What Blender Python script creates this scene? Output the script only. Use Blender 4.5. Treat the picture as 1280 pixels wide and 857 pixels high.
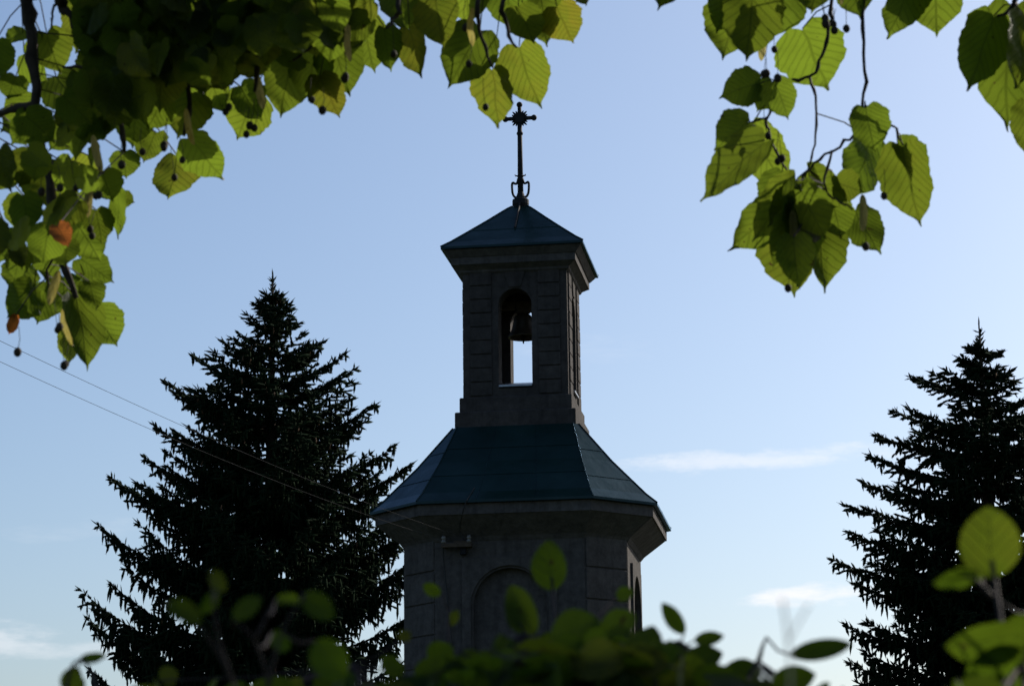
import bpy, bmesh, math, random
import numpy as np
from mathutils import Vector, Matrix

# ------------------------------------------------------------------ scene, camera, light
for _o in list(bpy.data.objects):
    bpy.data.objects.remove(_o, do_unlink=True)
S = bpy.context.scene
COL = S.collection
R = math.radians

PITCH, ROLL, FPX = 0.2279, 0.0113, 2983.0          # focal length counted in pixels of a 1280 px wide frame
EYE = Vector((0.0, 0.0, 1.6))
FWD = Vector((0, math.cos(PITCH), math.sin(PITCH)))
_up = Vector((0, -math.sin(PITCH), math.cos(PITCH)))
_rt = Vector((1, 0, 0))
RGT = _rt * math.cos(ROLL) - _up * math.sin(ROLL)
UPV = _up * math.cos(ROLL) + _rt * math.sin(ROLL)

cam = bpy.data.cameras.new("camera")
co = bpy.data.objects.new("camera", cam)
COL.objects.link(co)
co.matrix_world = Matrix(((RGT.x, UPV.x, -FWD.x, EYE.x), (RGT.y, UPV.y, -FWD.y, EYE.y), (RGT.z, UPV.z, -FWD.z, EYE.z), (0, 0, 0, 1)))
cam.sensor_fit = 'HORIZONTAL'
cam.sensor_width = 36.0
cam.lens = FPX / 1280.0 * 36.0
cam.clip_start = 0.05
cam.clip_end = 6000
cam.dof.use_dof = True
cam.dof.focus_distance = 13.0
cam.dof.aperture_fstop = 16.0
cam.dof.aperture_blades = 7
S.camera = co
S.render.resolution_x, S.render.resolution_y = 1024, 685
S.render.engine = 'CYCLES'
S.view_settings.view_transform = 'Standard'
S.view_settings.look = 'None'
S.view_settings.gamma = 1.0
S.view_settings.exposure = 0.0

SUN_AZ, SUN_EL = R(47), R(32)      # azimuth clockwise from +Y (the direction the camera looks)
w = bpy.data.worlds.new("World")
S.world = w
w.use_nodes = True
nt = w.node_tree
nt.nodes.clear()


def nd(t, typ, **kw):
    n = t.nodes.new(typ)
    for k, v in kw.items():
        setattr(n, k, v)
    return n


def math_node(t, op, a, b=None, c=None):
    n = t.nodes.new('ShaderNodeMath')
    n.operation = op
    for i, v in enumerate((a, b, c)):
        if v is None:
            continue
        if isinstance(v, (int, float)):
            n.inputs[i].default_value = v
        else:
            t.links.new(v, n.inputs[i])
    return n.outputs[0]


def build_world():
    t, L = nt, nt.links
    out = nd(t, 'ShaderNodeOutputWorld')
    bg = nd(t, 'ShaderNodeBackground')
    bg.inputs['Strength'].default_value = 0.131
    L.new(bg.outputs[0], out.inputs[0])
    sky = nd(t, 'ShaderNodeTexSky', sky_type='NISHITA')
    sky.sun_disc = False
    sky.sun_elevation = SUN_EL
    sky.sun_rotation = SUN_AZ
    sky.altitude = 100
    sky.air_density = 1.0
    sky.dust_density = 2.0
    sky.ozone_density = 3.5
    tc = nd(t, 'ShaderNodeTexCoord')
    sep = nd(t, 'ShaderNodeSeparateXYZ')
    L.new(tc.outputs['Generated'], sep.inputs[0])
    az = math_node(t, 'MULTIPLY', math_node(t, 'ARCTAN2', sep.outputs[0], sep.outputs[1]), 57.2958)
    el = math_node(t, 'MULTIPLY', math_node(t, 'ARCSINE', sep.outputs[2]), 57.2958)
    cmb = nd(t, 'ShaderNodeCombineXYZ')
    L.new(math_node(t, 'MULTIPLY', az, 0.55), cmb.inputs[0])
    L.new(math_node(t, 'MULTIPLY', el, 1.9), cmb.inputs[1])
    noi = nd(t, 'ShaderNodeTexNoise')
    noi.inputs['Scale'].default_value = 1.0
    noi.inputs['Detail'].default_value = 9
    noi.inputs['Roughness'].default_value = 0.62
    L.new(cmb.outputs[0], noi.inputs['Vector'])
    n0 = math_node(t, 'SUBTRACT', noi.outputs['Fac'], 0.5)
    total = None
    # thin clouds low in the sky: azimuth, elevation, half-width, half-height (degrees), tilt, density
    clouds = [(6.4, 10.15, 4.8, 0.32, 0.028, 0.52), (5.0, 10.05, 2.4, 0.20, 0.03, 0.35), (7.2, 6.92, 2.0, 0.30, 0.02, 0.95), (8.6, 7.0, 2.4, 0.24, 0.05, 0.55),
              (-12.0, 5.95, 1.9, 0.46, 0.0, 0.42), (-10.6, 5.75, 2.4, 0.26, 0.03, 0.28), (-10.2, 8.6, 2.6, 0.30, 0.1, 0.10), (2.2, 12.9, 2.0, 0.35, 0.0, 0.10),
              (20, 9, 6, 0.8, 0.05, 0.8), (-26, 8, 7, 1.0, 0.02, 0.7)]
    for a, e, sx, sy, tl, dn in clouds:
        da = math_node(t, 'SUBTRACT', az, a)
        de = math_node(t, 'SUBTRACT', math_node(t, 'SUBTRACT', el, e), math_node(t, 'MULTIPLY', da, tl))
        q = math_node(t, 'ADD', math_node(t, 'POWER', math_node(t, 'DIVIDE', da, sx), 2.0), math_node(t, 'POWER', math_node(t, 'DIVIDE', de, sy), 2.0))
        m = math_node(t, 'SUBTRACT', math_node(t, 'ADD', 1.0, math_node(t, 'MULTIPLY', n0, 4.2)), q)
        mr = nd(t, 'ShaderNodeMapRange', interpolation_type='SMOOTHSTEP')
        L.new(m, mr.inputs['Value'])
        mr.inputs['From Min'].default_value = 0.0
        mr.inputs['From Max'].default_value = 1.5
        v = math_node(t, 'MULTIPLY', mr.outputs[0], dn)
        total = v if total is None else math_node(t, 'MAXIMUM', total, v)
    mix = nd(t, 'ShaderNodeMix', data_type='RGBA')
    L.new(total, mix.inputs['Factor'])
    L.new(sky.outputs[0], mix.inputs['A'])
    mix.inputs['B'].default_value = (7.6, 7.7, 8.0, 1)
    L.new(mix.outputs['Result'], bg.inputs['Color'])


build_world()
sd = bpy.data.lights.new("sun", 'SUN')
sd.energy = 5.0
sd.angle = R(0.5)
sd.color = (1.0, 0.93, 0.82)
so = bpy.data.objects.new("sun", sd)
COL.objects.link(so)
SUNV = Vector((math.sin(SUN_AZ) * math.cos(SUN_EL), math.cos(SUN_AZ) * math.cos(SUN_EL), math.sin(SUN_EL)))
so.rotation_euler = (-SUNV).to_track_quat('-Z', 'Y').to_euler()
so.location = SUNV * 80


def ray(px, py, depth):
    """A place in the garden: seen at (px, py) of the photograph, `depth` metres in front of the camera."""
    return EYE + (FWD + RGT * ((px - 640) / FPX) + UPV * ((428.5 - py) / FPX)) * depth


# ------------------------------------------------------------------ helpers
def link(name, me, mat, parent=None, loc=None, rotz=None):
    o = bpy.data.objects.new(name, me)
    COL.objects.link(o)
    if mat is not None:
        me.materials.append(mat)
    if parent is not None:
        o.parent = parent
    if loc is not None:
        o.location = loc
    if rotz is not None:
        o.rotation_euler = (0, 0, rotz)
    return o


def obj(name, bm, mat, parent=None, smooth=False, bevel=0.0, **kw):
    me = bpy.data.meshes.new(name)
    bmesh.ops.recalc_face_normals(bm, faces=bm.faces[:])
    bm.to_mesh(me)
    bm.free()
    if smooth:
        me.polygons.foreach_set('use_smooth', [True] * len(me.polygons))
    o = link(name, me, mat, parent, **kw)
    if bevel:
        b = o.modifiers.new("bevel", 'BEVEL')
        b.width = bevel
        b.segments = 2
        b.limit_method = 'ANGLE'
        b.angle_limit = R(40)
    return o


def np_mesh(name, verts, faces4, faces3=None, smooth=True):
    """Mesh from numpy arrays of verts, quads and triangles."""
    me = bpy.data.meshes.new(name)
    nq = 0 if faces4 is None else len(faces4)
    n3 = 0 if faces3 is None else len(faces3)
    me.vertices.add(len(verts))
    me.vertices.foreach_set('co', np.asarray(verts, dtype=np.float32).ravel())
    idx = []
    if nq:
        idx.append(np.asarray(faces4, dtype=np.int32).ravel())
    if n3:
        idx.append(np.asarray(faces3, dtype=np.int32).ravel())
    idx = np.concatenate(idx)
    me.loops.add(len(idx))
    me.loops.foreach_set('vertex_index', idx)
    st = np.concatenate([np.arange(nq) * 4, nq * 4 + np.arange(n3) * 3]).astype(np.int32)
    tot = np.concatenate([np.full(nq, 4), np.full(n3, 3)]).astype(np.int32)
    me.polygons.add(nq + n3)
    me.polygons.foreach_set('loop_start', st)
    me.polygons.foreach_set('loop_total', tot)
    if smooth:
        me.polygons.foreach_set('use_smooth', np.ones(nq + n3, dtype=bool))
    me.update(calc_edges=True)
    return me


def thing(name, label, cat, loc=(0, 0, 0), rotz=0.0, group=None):
    o = bpy.data.objects.new(name, None)
    COL.objects.link(o)
    o.location = loc
    o.rotation_euler = (0, 0, rotz)
    o.empty_display_size = 0.3
    return tag(o, label, cat, group)


def tag(o, label, cat, group=None):
    o['label'] = label
    o['category'] = cat
    if group:
        o['group'] = group
    return o


def add_box(bm, x0, x1, y0, y1, z0, z1):
    v = [bm.verts.new((x, y, z)) for z in (z0, z1) for y in (y0, y1) for x in (x0, x1)]
    for f in ((0, 1, 3, 2), (4, 5, 7, 6), (0, 1, 5, 4), (2, 3, 7, 6), (0, 2, 6, 4), (1, 3, 7, 5)):
        bm.faces.new([v[i] for i in f])
    return v


def add_loft(bm, rings, cap0=True, cap1=True):
    rr = [[bm.verts.new(p) for p in ring] for ring in rings]
    n = len(rr[0])
    for a, b in zip(rr[:-1], rr[1:]):
        for i in range(n):
            j = (i + 1) % n
            bm.faces.new((a[i], a[j], b[j], b[i]))
    if cap0:
        bm.faces.new(rr[0])
    if cap1:
        bm.faces.new(rr[-1])


def square(h, z):
    return [(-h, -h, z), (h, -h, z), (h, h, z), (-h, h, z)]


def octagon(h, s, z):
    return [(-s, -h, z), (s, -h, z), (h, -s, z), (h, s, z), (s, h, z), (-s, h, z), (-h, s, z), (-h, -s, z)]


def circle(r, z, n=16, cx=0, cy=0):
    return [(cx + r * math.cos(2 * math.pi * i / n), cy + r * math.sin(2 * math.pi * i / n), z) for i in range(n)]


def add_tube(bm, pts, rad, n=8, cap=True):
    pts = [Vector(p) for p in pts]
    if isinstance(rad, (int, float)):
        rad = [rad] * len(pts)
    rings, prev = [], None
    for i, p in enumerate(pts):
        d = (pts[min(i + 1, len(pts) - 1)] - pts[max(i - 1, 0)]).normalized()
        if prev is None:
            a = d.orthogonal().normalized()
        else:
            a = (prev - d * prev.dot(d))
            a = a.normalized() if a.length > 1e-6 else d.orthogonal().normalized()
        prev = a
        b = d.cross(a)
        rings.append([p + (a * math.cos(2 * math.pi * k / n) + b * math.sin(2 * math.pi * k / n)) * rad[i] for k in range(n)])
    add_loft(bm, rings, cap, cap)


def smooth_path(pts, n=6):
    """Catmull-Rom through the points."""
    P = [Vector(p) for p in pts]
    P = [P[0] * 2 - P[1]] + P + [P[-1] * 2 - P[-2]]
    out = []
    for i in range(1, len(P) - 2):
        for k in range(n):
            t = k / n
            a, b, c, d = P[i - 1], P[i], P[i + 1], P[i + 2]
            out.append(0.5 * ((2 * b) + (c - a) * t + (2 * a - 5 * b + 4 * c - d) * t * t + (3 * b - a - 3 * c + d) * t ** 3))
    out.append(P[-2])
    return out


def xf(bm, v0, M):
    for v in bm.verts[v0:]:
        v.co = M @ v.co


def sphere(bm, c, r, seg=12, squash=(1, 1, 1)):
    M = Matrix.Translation(c) @ Matrix.Diagonal((r * squash[0], r * squash[1], r * squash[2], 1))
    bmesh.ops.create_uvsphere(bm, u_segments=seg, v_segments=max(6, seg // 2 + 2), radius=1.0, matrix=M)


# ------------------------------------------------------------------ materials
def base_mat(name, rough=0.8, spec=0.3, metal=0.0):
    m = bpy.data.materials.new(name)
    m.use_nodes = True
    t = m.node_tree
    b = t.nodes['Principled BSDF']
    b.inputs['Roughness'].default_value = rough
    b.inputs['Specular IOR Level'].default_value = spec
    b.inputs['Metallic'].default_value = metal
    return m, t, b


def noise(t, scale, detail=4, rough=0.6, coord='Object', stretch=None):
    tc = nd(t, 'ShaderNodeTexCoord')
    n = nd(t, 'ShaderNodeTexNoise')
    n.inputs['Scale'].default_value = scale
    n.inputs['Detail'].default_value = detail
    n.inputs['Roughness'].default_value = rough
    if stretch:
        mp = nd(t, 'ShaderNodeMapping')
        mp.inputs['Scale'].default_value = stretch
        t.links.new(tc.outputs[coord], mp.inputs[0])
        t.links.new(mp.outputs[0], n.inputs['Vector'])
    else:
        t.links.new(tc.outputs[coord], n.inputs['Vector'])
    return n.outputs['Fac']


def ramp(t, fac, stops):
    r = nd(t, 'ShaderNodeValToRGB')
    e = r.color_ramp.elements
    while len(e) < len(stops):
        e.new(0.5)
    for i, (p, c) in enumerate(stops):
        e[i].position = p
        e[i].color = (*c, 1)
    t.links.new(fac, r.inputs[0])
    return r.outputs[0]


def mixc(t, fac, a, b, mode='MIX'):
    m = nd(t, 'ShaderNodeMix', data_type='RGBA', blend_type=mode)
    for v, k in ((fac, 'Factor'), (a, 'A'), (b, 'B')):
        if isinstance(v, (int, float)):
            m.inputs[k].default_value = v
        elif isinstance(v, tuple):
            m.inputs[k].default_value = (*v, 1)
        else:
            t.links.new(v, m.inputs[k])
    return m.outputs['Result']


def bump(t, b, h, strength, dist=0.01):
    n = nd(t, 'ShaderNodeBump')
    n.inputs['Strength'].default_value = strength
    n.inputs['Distance'].default_value = dist
    t.links.new(h, n.inputs['Height'])
    t.links.new(n.outputs[0], b.inputs['Normal'])


def plaster(name, c0, c1, c2):
    m, t, b = base_mat(name, 0.92, 0.15)
    big = noise(t, 1.3, 6, 0.65)
    streak = noise(t, 2.0, 5, 0.6, stretch=(5, 5, 0.5))
    fine = noise(t, 26, 6, 0.72)
    blot = noise(t, 9, 5, 0.7)
    c = ramp(t, big, [(0.32, c0), (0.55, c1), (0.72, c2)])
    c = mixc(t, math_node(t, 'MULTIPLY', ramp(t, streak, [(0.5, (0, 0, 0)), (0.68, (1, 1, 1))]), 0.45), c, (c0[0] * .5, c0[1] * .5, c0[2] * .5))
    c = mixc(t, 0.75, c, ramp(t, blot, [(0.32, (0.6, 0.6, 0.6)), (0.68, (1.3, 1.3, 1.3))]), 'MULTIPLY')
    t.links.new(c, b.inputs['Base Color'])
    bump(t, b, fine, 0.8, 0.014)
    return m


M = {}
M['plaster'] = plaster('weathered_plaster', (0.040, 0.035, 0.033), (0.052, 0.045, 0.042), (0.068, 0.058, 0.053))
M['lower_plaster'] = plaster('grey_plaster', (0.058, 0.052, 0.049), (0.072, 0.064, 0.060), (0.088, 0.078, 0.073))
M['render_trim'] = plaster('trim_plaster', (0.060, 0.054, 0.052), (0.076, 0.068, 0.065), (0.090, 0.082, 0.078))


def roof_mat():
    m, t, b = base_mat("green_sheet_metal", 0.3, 0.3)
    n = noise(t, 1.6, 5, 0.6)
    n2 = noise(t, 3.0, 4, 0.6, stretch=(6, 6, 0.7))
    c = ramp(t, n, [(0.3, (0.004, 0.014, 0.011)), (0.6, (0.005, 0.019, 0.015)), (0.8, (0.008, 0.025, 0.020))])
    c = mixc(t, math_node(t, 'MULTIPLY', ramp(t, n2, [(0.55, (0, 0, 0)), (0.7, (1, 1, 1))]), 0.25), c, (0.012, 0.016, 0.015))
    t.links.new(c, b.inputs['Base Color'])
    b.inputs['Specular IOR Level'].default_value = 0.0
    b.inputs['Roughness'].default_value = 0.8
    bn = nd(t, 'ShaderNodeBump')
    bn.inputs['Strength'].default_value = 0.3
    bn.inputs['Distance'].default_value = 0.03
    t.links.new(noise(t, 2.6, 3, 0.5), bn.inputs['Height'])
    t.links.new(bn.outputs[0], b.inputs['Normal'])
    gl = nd(t, 'ShaderNodeBsdfGlossy')
    gl.inputs['Color'].default_value = (0.62, 0.80, 1.0, 1)
    t.links.new(math_node(t, 'ADD', math_node(t, 'MULTIPLY', n2, 0.16), 0.16), gl.inputs['Roughness'])
    t.links.new(bn.outputs[0], gl.inputs['Normal'])
    fr = nd(t, 'ShaderNodeFresnel')
    fr.inputs['IOR'].default_value = 1.4
    t.links.new(bn.outputs[0], fr.inputs['Normal'])
    mx = nd(t, 'ShaderNodeMixShader')
    t.links.new(math_node(t, 'MULTIPLY', fr.outputs[0], math_node(t, 'ADD', 0.30, math_node(t, 'MULTIPLY', n, 0.5))), mx.inputs[0])
    t.links.new(b.outputs[0], mx.inputs[1])
    t.links.new(gl.outputs[0], mx.inputs[2])
    t.links.new(mx.outputs[0], t.nodes['Material Output'].inputs['Surface'])
    return m


M['roof'] = roof_mat()


def simple(name, col, rough=0.6, spec=0.3, metal=0.0, var=0.3, scale=12, bmp=0.2):
    m, t, b = base_mat(name, rough, spec, metal)
    n = noise(t, scale, 4, 0.6)
    lo = tuple(c * (1 - var) for c in col)
    hi = tuple(min(1, c * (1 + var)) for c in col)
    t.links.new(ramp(t, n, [(0.3, lo), (0.7, hi)]), b.inputs['Base Color'])
    bump(t, b, n, bmp, 0.005)
    return m


M['iron'] = simple('wrought_iron', (0.012, 0.012, 0.014), 0.7, 0.15, 0.0)
M['flashing'] = simple('zinc_flashing', (0.22, 0.23, 0.25), 0.35, 0.5, 0.8, 0.15)
M['bronze'] = simple('dark_bronze', (0.05, 0.036, 0.022), 0.45, 0.5, 0.6)
M['timber'] = simple('old_timber', (0.07, 0.05, 0.035), 0.85, 0.2)
M['porcelain'] = simple('glazed_porcelain', (0.12, 0.11, 0.10), 0.25, 0.5, 0.0, 0.1)
M['cable'] = simple('black_cable', (0.02, 0.02, 0.02), 0.6, 0.3)
M['wire'] = simple('weathered_wire', (0.035, 0.035, 0.038), 0.9, 0.05, 0.0, 0.1)
M['bark'] = simple('linden_bark', (0.045, 0.034, 0.027), 0.9, 0.15, 0.0, 0.4, 40, 0.6)
M['twig'] = simple('dark_twig_bark', (0.035, 0.024, 0.022), 0.75, 0.25, 0.0, 0.3, 80, 0.4)
M['spruce_bark'] = simple('spruce_bark', (0.05, 0.035, 0.026), 0.95, 0.1, 0.0, 0.4, 15, 0.6)
M['fruit'] = simple('linden_nutlet', (0.035, 0.026, 0.016), 0.8, 0.2, 0.0, 0.3, 120, 0.2)
M['cone'] = simple('spruce_cone', (0.085, 0.045, 0.022), 0.8, 0.2, 0.0, 0.35, 30, 0.3)
M['dry_stem'] = simple('pale_dry_stem', (0.30, 0.27, 0.24), 0.8, 0.2)


def ground_mat():
    m, t, b = base_mat('meadow', 0.95, 0.1)
    n = noise(t, 0.15, 6, 0.6)
    f = noise(t, 9.0, 5, 0.7)
    c = ramp(t, n, [(0.3, (0.030, 0.045, 0.014)), (0.55, (0.045, 0.062, 0.020)), (0.75, (0.070, 0.068, 0.030))])
    c = mixc(t, 0.6, c, ramp(t, f, [(0.3, (0.4, 0.4, 0.4)), (0.7, (1.2, 1.2, 1.1))]), 'MULTIPLY')
    t.links.new(c, b.inputs['Base Color'])
    bump(t, b, f, 0.8, 0.05)
    return m


M['ground'] = ground_mat()


def needle_mat():
    m, t, b = base_mat('spruce_needles', 0.9, 0.03)
    n = noise(t, 3.0, 4, 0.6)
    c = ramp(t, n, [(0.3, (0.006, 0.013, 0.006)), (0.6, (0.010, 0.020, 0.009)), (0.8, (0.018, 0.028, 0.012))])
    t.links.new(c, b.inputs['Base Color'])
    return m


M['needles'] = needle_mat()


def leaf_mat(name, green, trans, vein_freq, transmit=0.55, gloss=0.45):
    """Thin leaf: glossy upper skin, diffuse body, and light that passes through. UV runs across (u) and along (v) each blade;
    the 'tint' attribute is the leaf's own hue: 0 fresh green, 1 yellowing, 2 dead and brown."""
    m, t, b = base_mat(name, gloss, 0.08)
    uv = nd(t, 'ShaderNodeUVMap')
    sep = nd(t, 'ShaderNodeSeparateXYZ')
    t.links.new(uv.outputs[0], sep.inputs[0])
    u = math_node(t, 'ABSOLUTE', math_node(t, 'SUBTRACT', sep.outputs[0], 0.5))       # 0 .. .5
    v = sep.outputs[1]
    nn = noise(t, 35, 4, 0.6)
    sdn = nd(t, 'ShaderNodeAttribute', attribute_name='seed').outputs['Fac']
    wob = noise(t, 28, 2, 0.5)
    ph = math_node(t, 'SUBTRACT', v, math_node(t, 'MULTIPLY', u, math_node(t, 'ADD', 0.6, math_node(t, 'MULTIPLY', sdn, 0.6))))
    ph = math_node(t, 'ADD', ph, math_node(t, 'MULTIPLY', wob, 0.10))
    ph = math_node(t, 'MULTIPLY', math_node(t, 'POWER', math_node(t, 'ADD', ph, 0.5), 0.8), math_node(t, 'ADD', vein_freq * 0.8, math_node(t, 'MULTIPLY', math_node(t, 'FRACT', math_node(t, 'MULTIPLY', sdn, 7.3)), vein_freq * 0.5)))
    ph = math_node(t, 'ADD', ph, math_node(t, 'MULTIPLY', nn, 0.35))
    tri = math_node(t, 'ABSOLUTE', math_node(t, 'SUBTRACT', math_node(t, 'FRACT', ph), 0.5))   # .5 on the vein
    side = nd(t, 'ShaderNodeMapRange', interpolation_type='SMOOTHSTEP')
    t.links.new(tri, side.inputs['Value'])
    side.inputs['From Min'].default_value = 0.30
    side.inputs['From Max'].default_value = 0.5
    mid = nd(t, 'ShaderNodeMapRange', interpolation_type='SMOOTHSTEP')
    t.links.new(u, mid.inputs['Value'])
    mid.inputs['From Min'].default_value = 0.030
    mid.inputs['From Max'].default_value = 0.006
    vein = math_node(t, 'MAXIMUM', math_node(t, 'MULTIPLY', side.outputs[0], 0.75), mid.outputs[0])
    at = nd(t, 'ShaderNodeAttribute', attribute_name='tint')
    tint = at.outputs['Fac']
    blotch = noise(t, 22, 5, 0.7)
    yel = math_node(t, 'MULTIPLY', tint, ramp(t, blotch, [(0.35, (0.3, 0.3, 0.3)), (0.65, (1, 1, 1))]))
    dead = nd(t, 'ShaderNodeMapRange')
    t.links.new(tint, dead.inputs['Value'])
    dead.inputs['From Min'].default_value = 1.4
    dead.inputs['From Max'].default_value = 1.8
    cg = mixc(t, nn, tuple(c * 0.75 for c in green), tuple(c * 1.25 for c in green))
    cg = mixc(t, yel, cg, (0.16, 0.13, 0.02))
    cg = mixc(t, dead.outputs[0], cg, (0.28, 0.11, 0.035))
    ct = mixc(t, nn, tuple(c * 0.82 for c in trans), tuple(c * 1.15 for c in trans))
    ct = mixc(t, yel, ct, (0.27, 0.215, 0.022))
    ct = mixc(t, dead.outputs[0], ct, (0.36, 0.11, 0.02))
    ct = mixc(t, math_node(t, 'MULTIPLY', vein, 0.6), ct, mixc(t, 0.6, ct, (0.0, 0.0, 0.0)))
    spot = noise(t, 95, 2, 0.5)
    val = math_node(t, 'ADD', 0.72, math_node(t, 'MULTIPLY', math_node(t, 'FRACT', math_node(t, 'MULTIPLY', sdn, 13.7)), 0.56))
    vc = nd(t, 'ShaderNodeCombineXYZ')
    for k in range(3):
        t.links.new(val, vc.inputs[k])
    ct = mixc(t, 1.0, ct, vc.outputs[0], 'MULTIPLY')
    sp = ramp(t, spot, [(0.715, (0, 0, 0)), (0.74, (1, 1, 1))])
    ct = mixc(t, sp, ct, (0.05, 0.03, 0.01))
    cg = mixc(t, math_node(t, 'MULTIPLY', vein, 0.3), cg, (0.10, 0.12, 0.05))
    t.links.new(cg, b.inputs['Base Color'])
    hh = math_node(t, 'ADD', math_node(t, 'MULTIPLY', vein, -1.0), math_node(t, 'MULTIPLY', nn, 0.3))
    bn = nd(t, 'ShaderNodeBump')
    bn.inputs['Strength'].default_value = 0.5
    bn.inputs['Distance'].default_value = 0.0012
    t.links.new(hh, bn.inputs['Height'])
    t.links.new(bn.outputs[0], b.inputs['Normal'])
    tr = nd(t, 'ShaderNodeBsdfTranslucent')
    t.links.new(ct, tr.inputs['Color'])
    t.links.new(bn.outputs[0], tr.inputs['Normal'])
    mx = nd(t, 'ShaderNodeMixShader')
    mx.inputs[0].default_value = transmit
    t.links.new(b.outputs[0], mx.inputs[1])
    t.links.new(tr.outputs[0], mx.inputs[2])
    t.links.new(mx.outputs[0], t.nodes['Material Output'].inputs['Surface'])
    return m


M['linden_leaf'] = leaf_mat('linden_leaf', (0.012, 0.024, 0.005), (0.148, 0.215, 0.016), 8.0)
M['shrub_leaf'] = leaf_mat('shrub_leaf', (0.010, 0.024, 0.005), (0.098, 0.165, 0.008), 6.0, 0.45, 0.6)
M['bract'] = leaf_mat('linden_bract', (0.16, 0.15, 0.08), (0.34, 0.31, 0.12), 3.0)

# ------------------------------------------------------------------ ground
bm = bmesh.new()
n = 60
rng = random.Random(3)
vv = []
for j in range(n + 1):
    for i in range(n + 1):
        a = (i / n * 2 - 1)
        c = (j / n * 2 - 1)
        x = math.copysign(abs(a) ** 2.6, a) * 2500
        y = math.copysign(abs(c) ** 2.6, c) * 2500 + 20
        d = math.hypot(x, y - 20)
        vv.append(bm.verts.new((x, y, min(1.0, d / 120) * (math.sin(x * 0.013) * math.cos(y * 0.011)) * 0.8)))
for j in range(n):
    for i in range(n):
        q = j * (n + 1) + i
        bm.faces.new((vv[q], vv[q + 1], vv[q + n + 2], vv[q + n + 1]))
g = obj('ground', bm, M['ground'], smooth=True)
g['kind'] = 'structure'

# ------------------------------------------------------------------ bell tower
TX, TY, PSI = 0.152, 34.0, -0.1407
tower = thing('bell_tower', 'grey plastered bell tower with green metal roofs, open belfry and iron cross', 'bell tower', (TX, TY, 0), PSI)
H, SS = 1.569, 1.025
NI = 0.13


def rotz_all(bm, v0, k):
    Mx = Matrix.Rotation(k * math.pi / 2, 4, 'Z')
    bm.verts.ensure_lookup_table()
    for v in bm.verts[v0:]:
        v.co = Mx @ v.co


def arch_pts(hw, spring, n=14):
    return [(-hw * math.cos(math.pi * i / n), spring + hw * math.sin(math.pi * i / n)) for i in range(n + 1)]


def arch_slab(bm, x_front, x_back, y_front, y_back, z0, z1, hw, zb, spring, nseg=14):
    """A wall slab with a round-headed opening; front edge half-width x_front, back edge x_back (mitred ends)."""
    ap = arch_pts(hw, spring, nseg)
    for y, xe, fl in ((y_front, x_front, 0), (y_back, x_back, 1)):
        V = lambda x, z: bm.verts.new((x, y, z))
        bm.faces.new([V(-xe, z0), V(-hw, z0), V(-hw, spring), V(-hw, z1), V(-xe, z1)])
        bm.faces.new([V(hw, z0), V(xe, z0), V(xe, z1), V(hw, z1), V(hw, spring)])
        if zb > z0:
            bm.faces.new([V(-hw, z0), V(hw, z0), V(hw, zb), V(-hw, zb)])
        for a, b in zip(ap[:-1], ap[1:]):
            bm.faces.new([V(*a), V(*b), V(b[0], z1), V(a[0], z1)])
    loop = [(-hw, zb)] + ap + [(hw, zb)]
    for a, b in zip(loop, loop[1:] + loop[:1]):
        bm.faces.new([bm.verts.new((a[0], y_front, a[1])), bm.verts.new((b[0], y_front, b[1])), bm.verts.new((b[0], y_back, b[1])), bm.verts.new((a[0], y_back, a[1]))])
    for sx in (-1, 1):
        bm.faces.new([bm.verts.new(p) for p in ((sx * x_front, y_front, z0), (sx * x_back, y_back, z0), (sx * x_back, y_back, z1), (sx * x_front, y_front, z1))])
    bm.faces.new([bm.verts.new(p) for p in ((-x_front, y_front, z1), (x_front, y_front, z1), (x_back, y_back, z1), (-x_back, y_back, z1))])
    bm.faces.new([bm.verts.new(p) for p in ((-x_front, y_front, z0), (x_front, y_front, z0), (x_back, y_back, z0), (-x_back, y_back, z0))])


def merged(bm, d=0.0004):
    bmesh.ops.remove_doubles(bm, verts=bm.verts[:], dist=d)
    return bm


# lower storey: chamfered square core with four faces that hold blind arches, a raised panel round each, and coursed chamfers
bm = bmesh.new()
add_loft(bm, [octagon(H - NI, SS + NI, 0.0), octagon(H - NI, SS + NI, 6.55)])
for k in range(4):
    v0 = len(bm.verts)
    arch_slab(bm, SS, SS + NI, -H, -(H - NI) + 0.002, 0.0, 6.50, 0.505, 3.2, 5.475)
    rotz_all(bm, v0, k)
wall = obj('wall', merged(bm), M['lower_plaster'], tower)
bm = bmesh.new()
for k in range(4):
    v0 = len(bm.verts)
    arch_slab(bm, 0.655, 0.655, -H - 0.038, -H + 0.004, 2.9, 6.12, 0.535, 3.1, 5.475)
    rotz_all(bm, v0, k)
obj('arch_panel', merged(bm), M['lower_plaster'], tower, bevel=0.004)
bm = bmesh.new()
cl = math.hypot(H - SS, H - SS) / 2      # half length of a chamfer
dist = (H + SS) / math.sqrt(2)
for k in range(4):
    z = 0.72
    while z < 6.40:
        v0 = len(bm.verts)
        add_box(bm, -cl + 0.025, cl - 0.025, -dist - 0.022, -dist + 0.02, z + 0.012, min(z + 0.437, 6.47) - 0.012)
        bm.verts.ensure_lookup_table()
        Mx = Matrix.Rotation(math.pi / 4 + k * math.pi / 2, 4, 'Z')
        for v in bm.verts[v0:]:
            v.co = Mx @ v.co
        z += 0.437
obj('quoin_courses', bm, M['lower_plaster'], tower, bevel=0.008)
bm = bmesh.new()
add_loft(bm, [octagon(H + 0.10, SS + 0.06, -0.1), octagon(H + 0.10, SS + 0.06, 0.62), octagon(H + 0.03, SS + 0.02, 0.70)])
obj('plinth', bm, M['lower_plaster'], tower)

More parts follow.
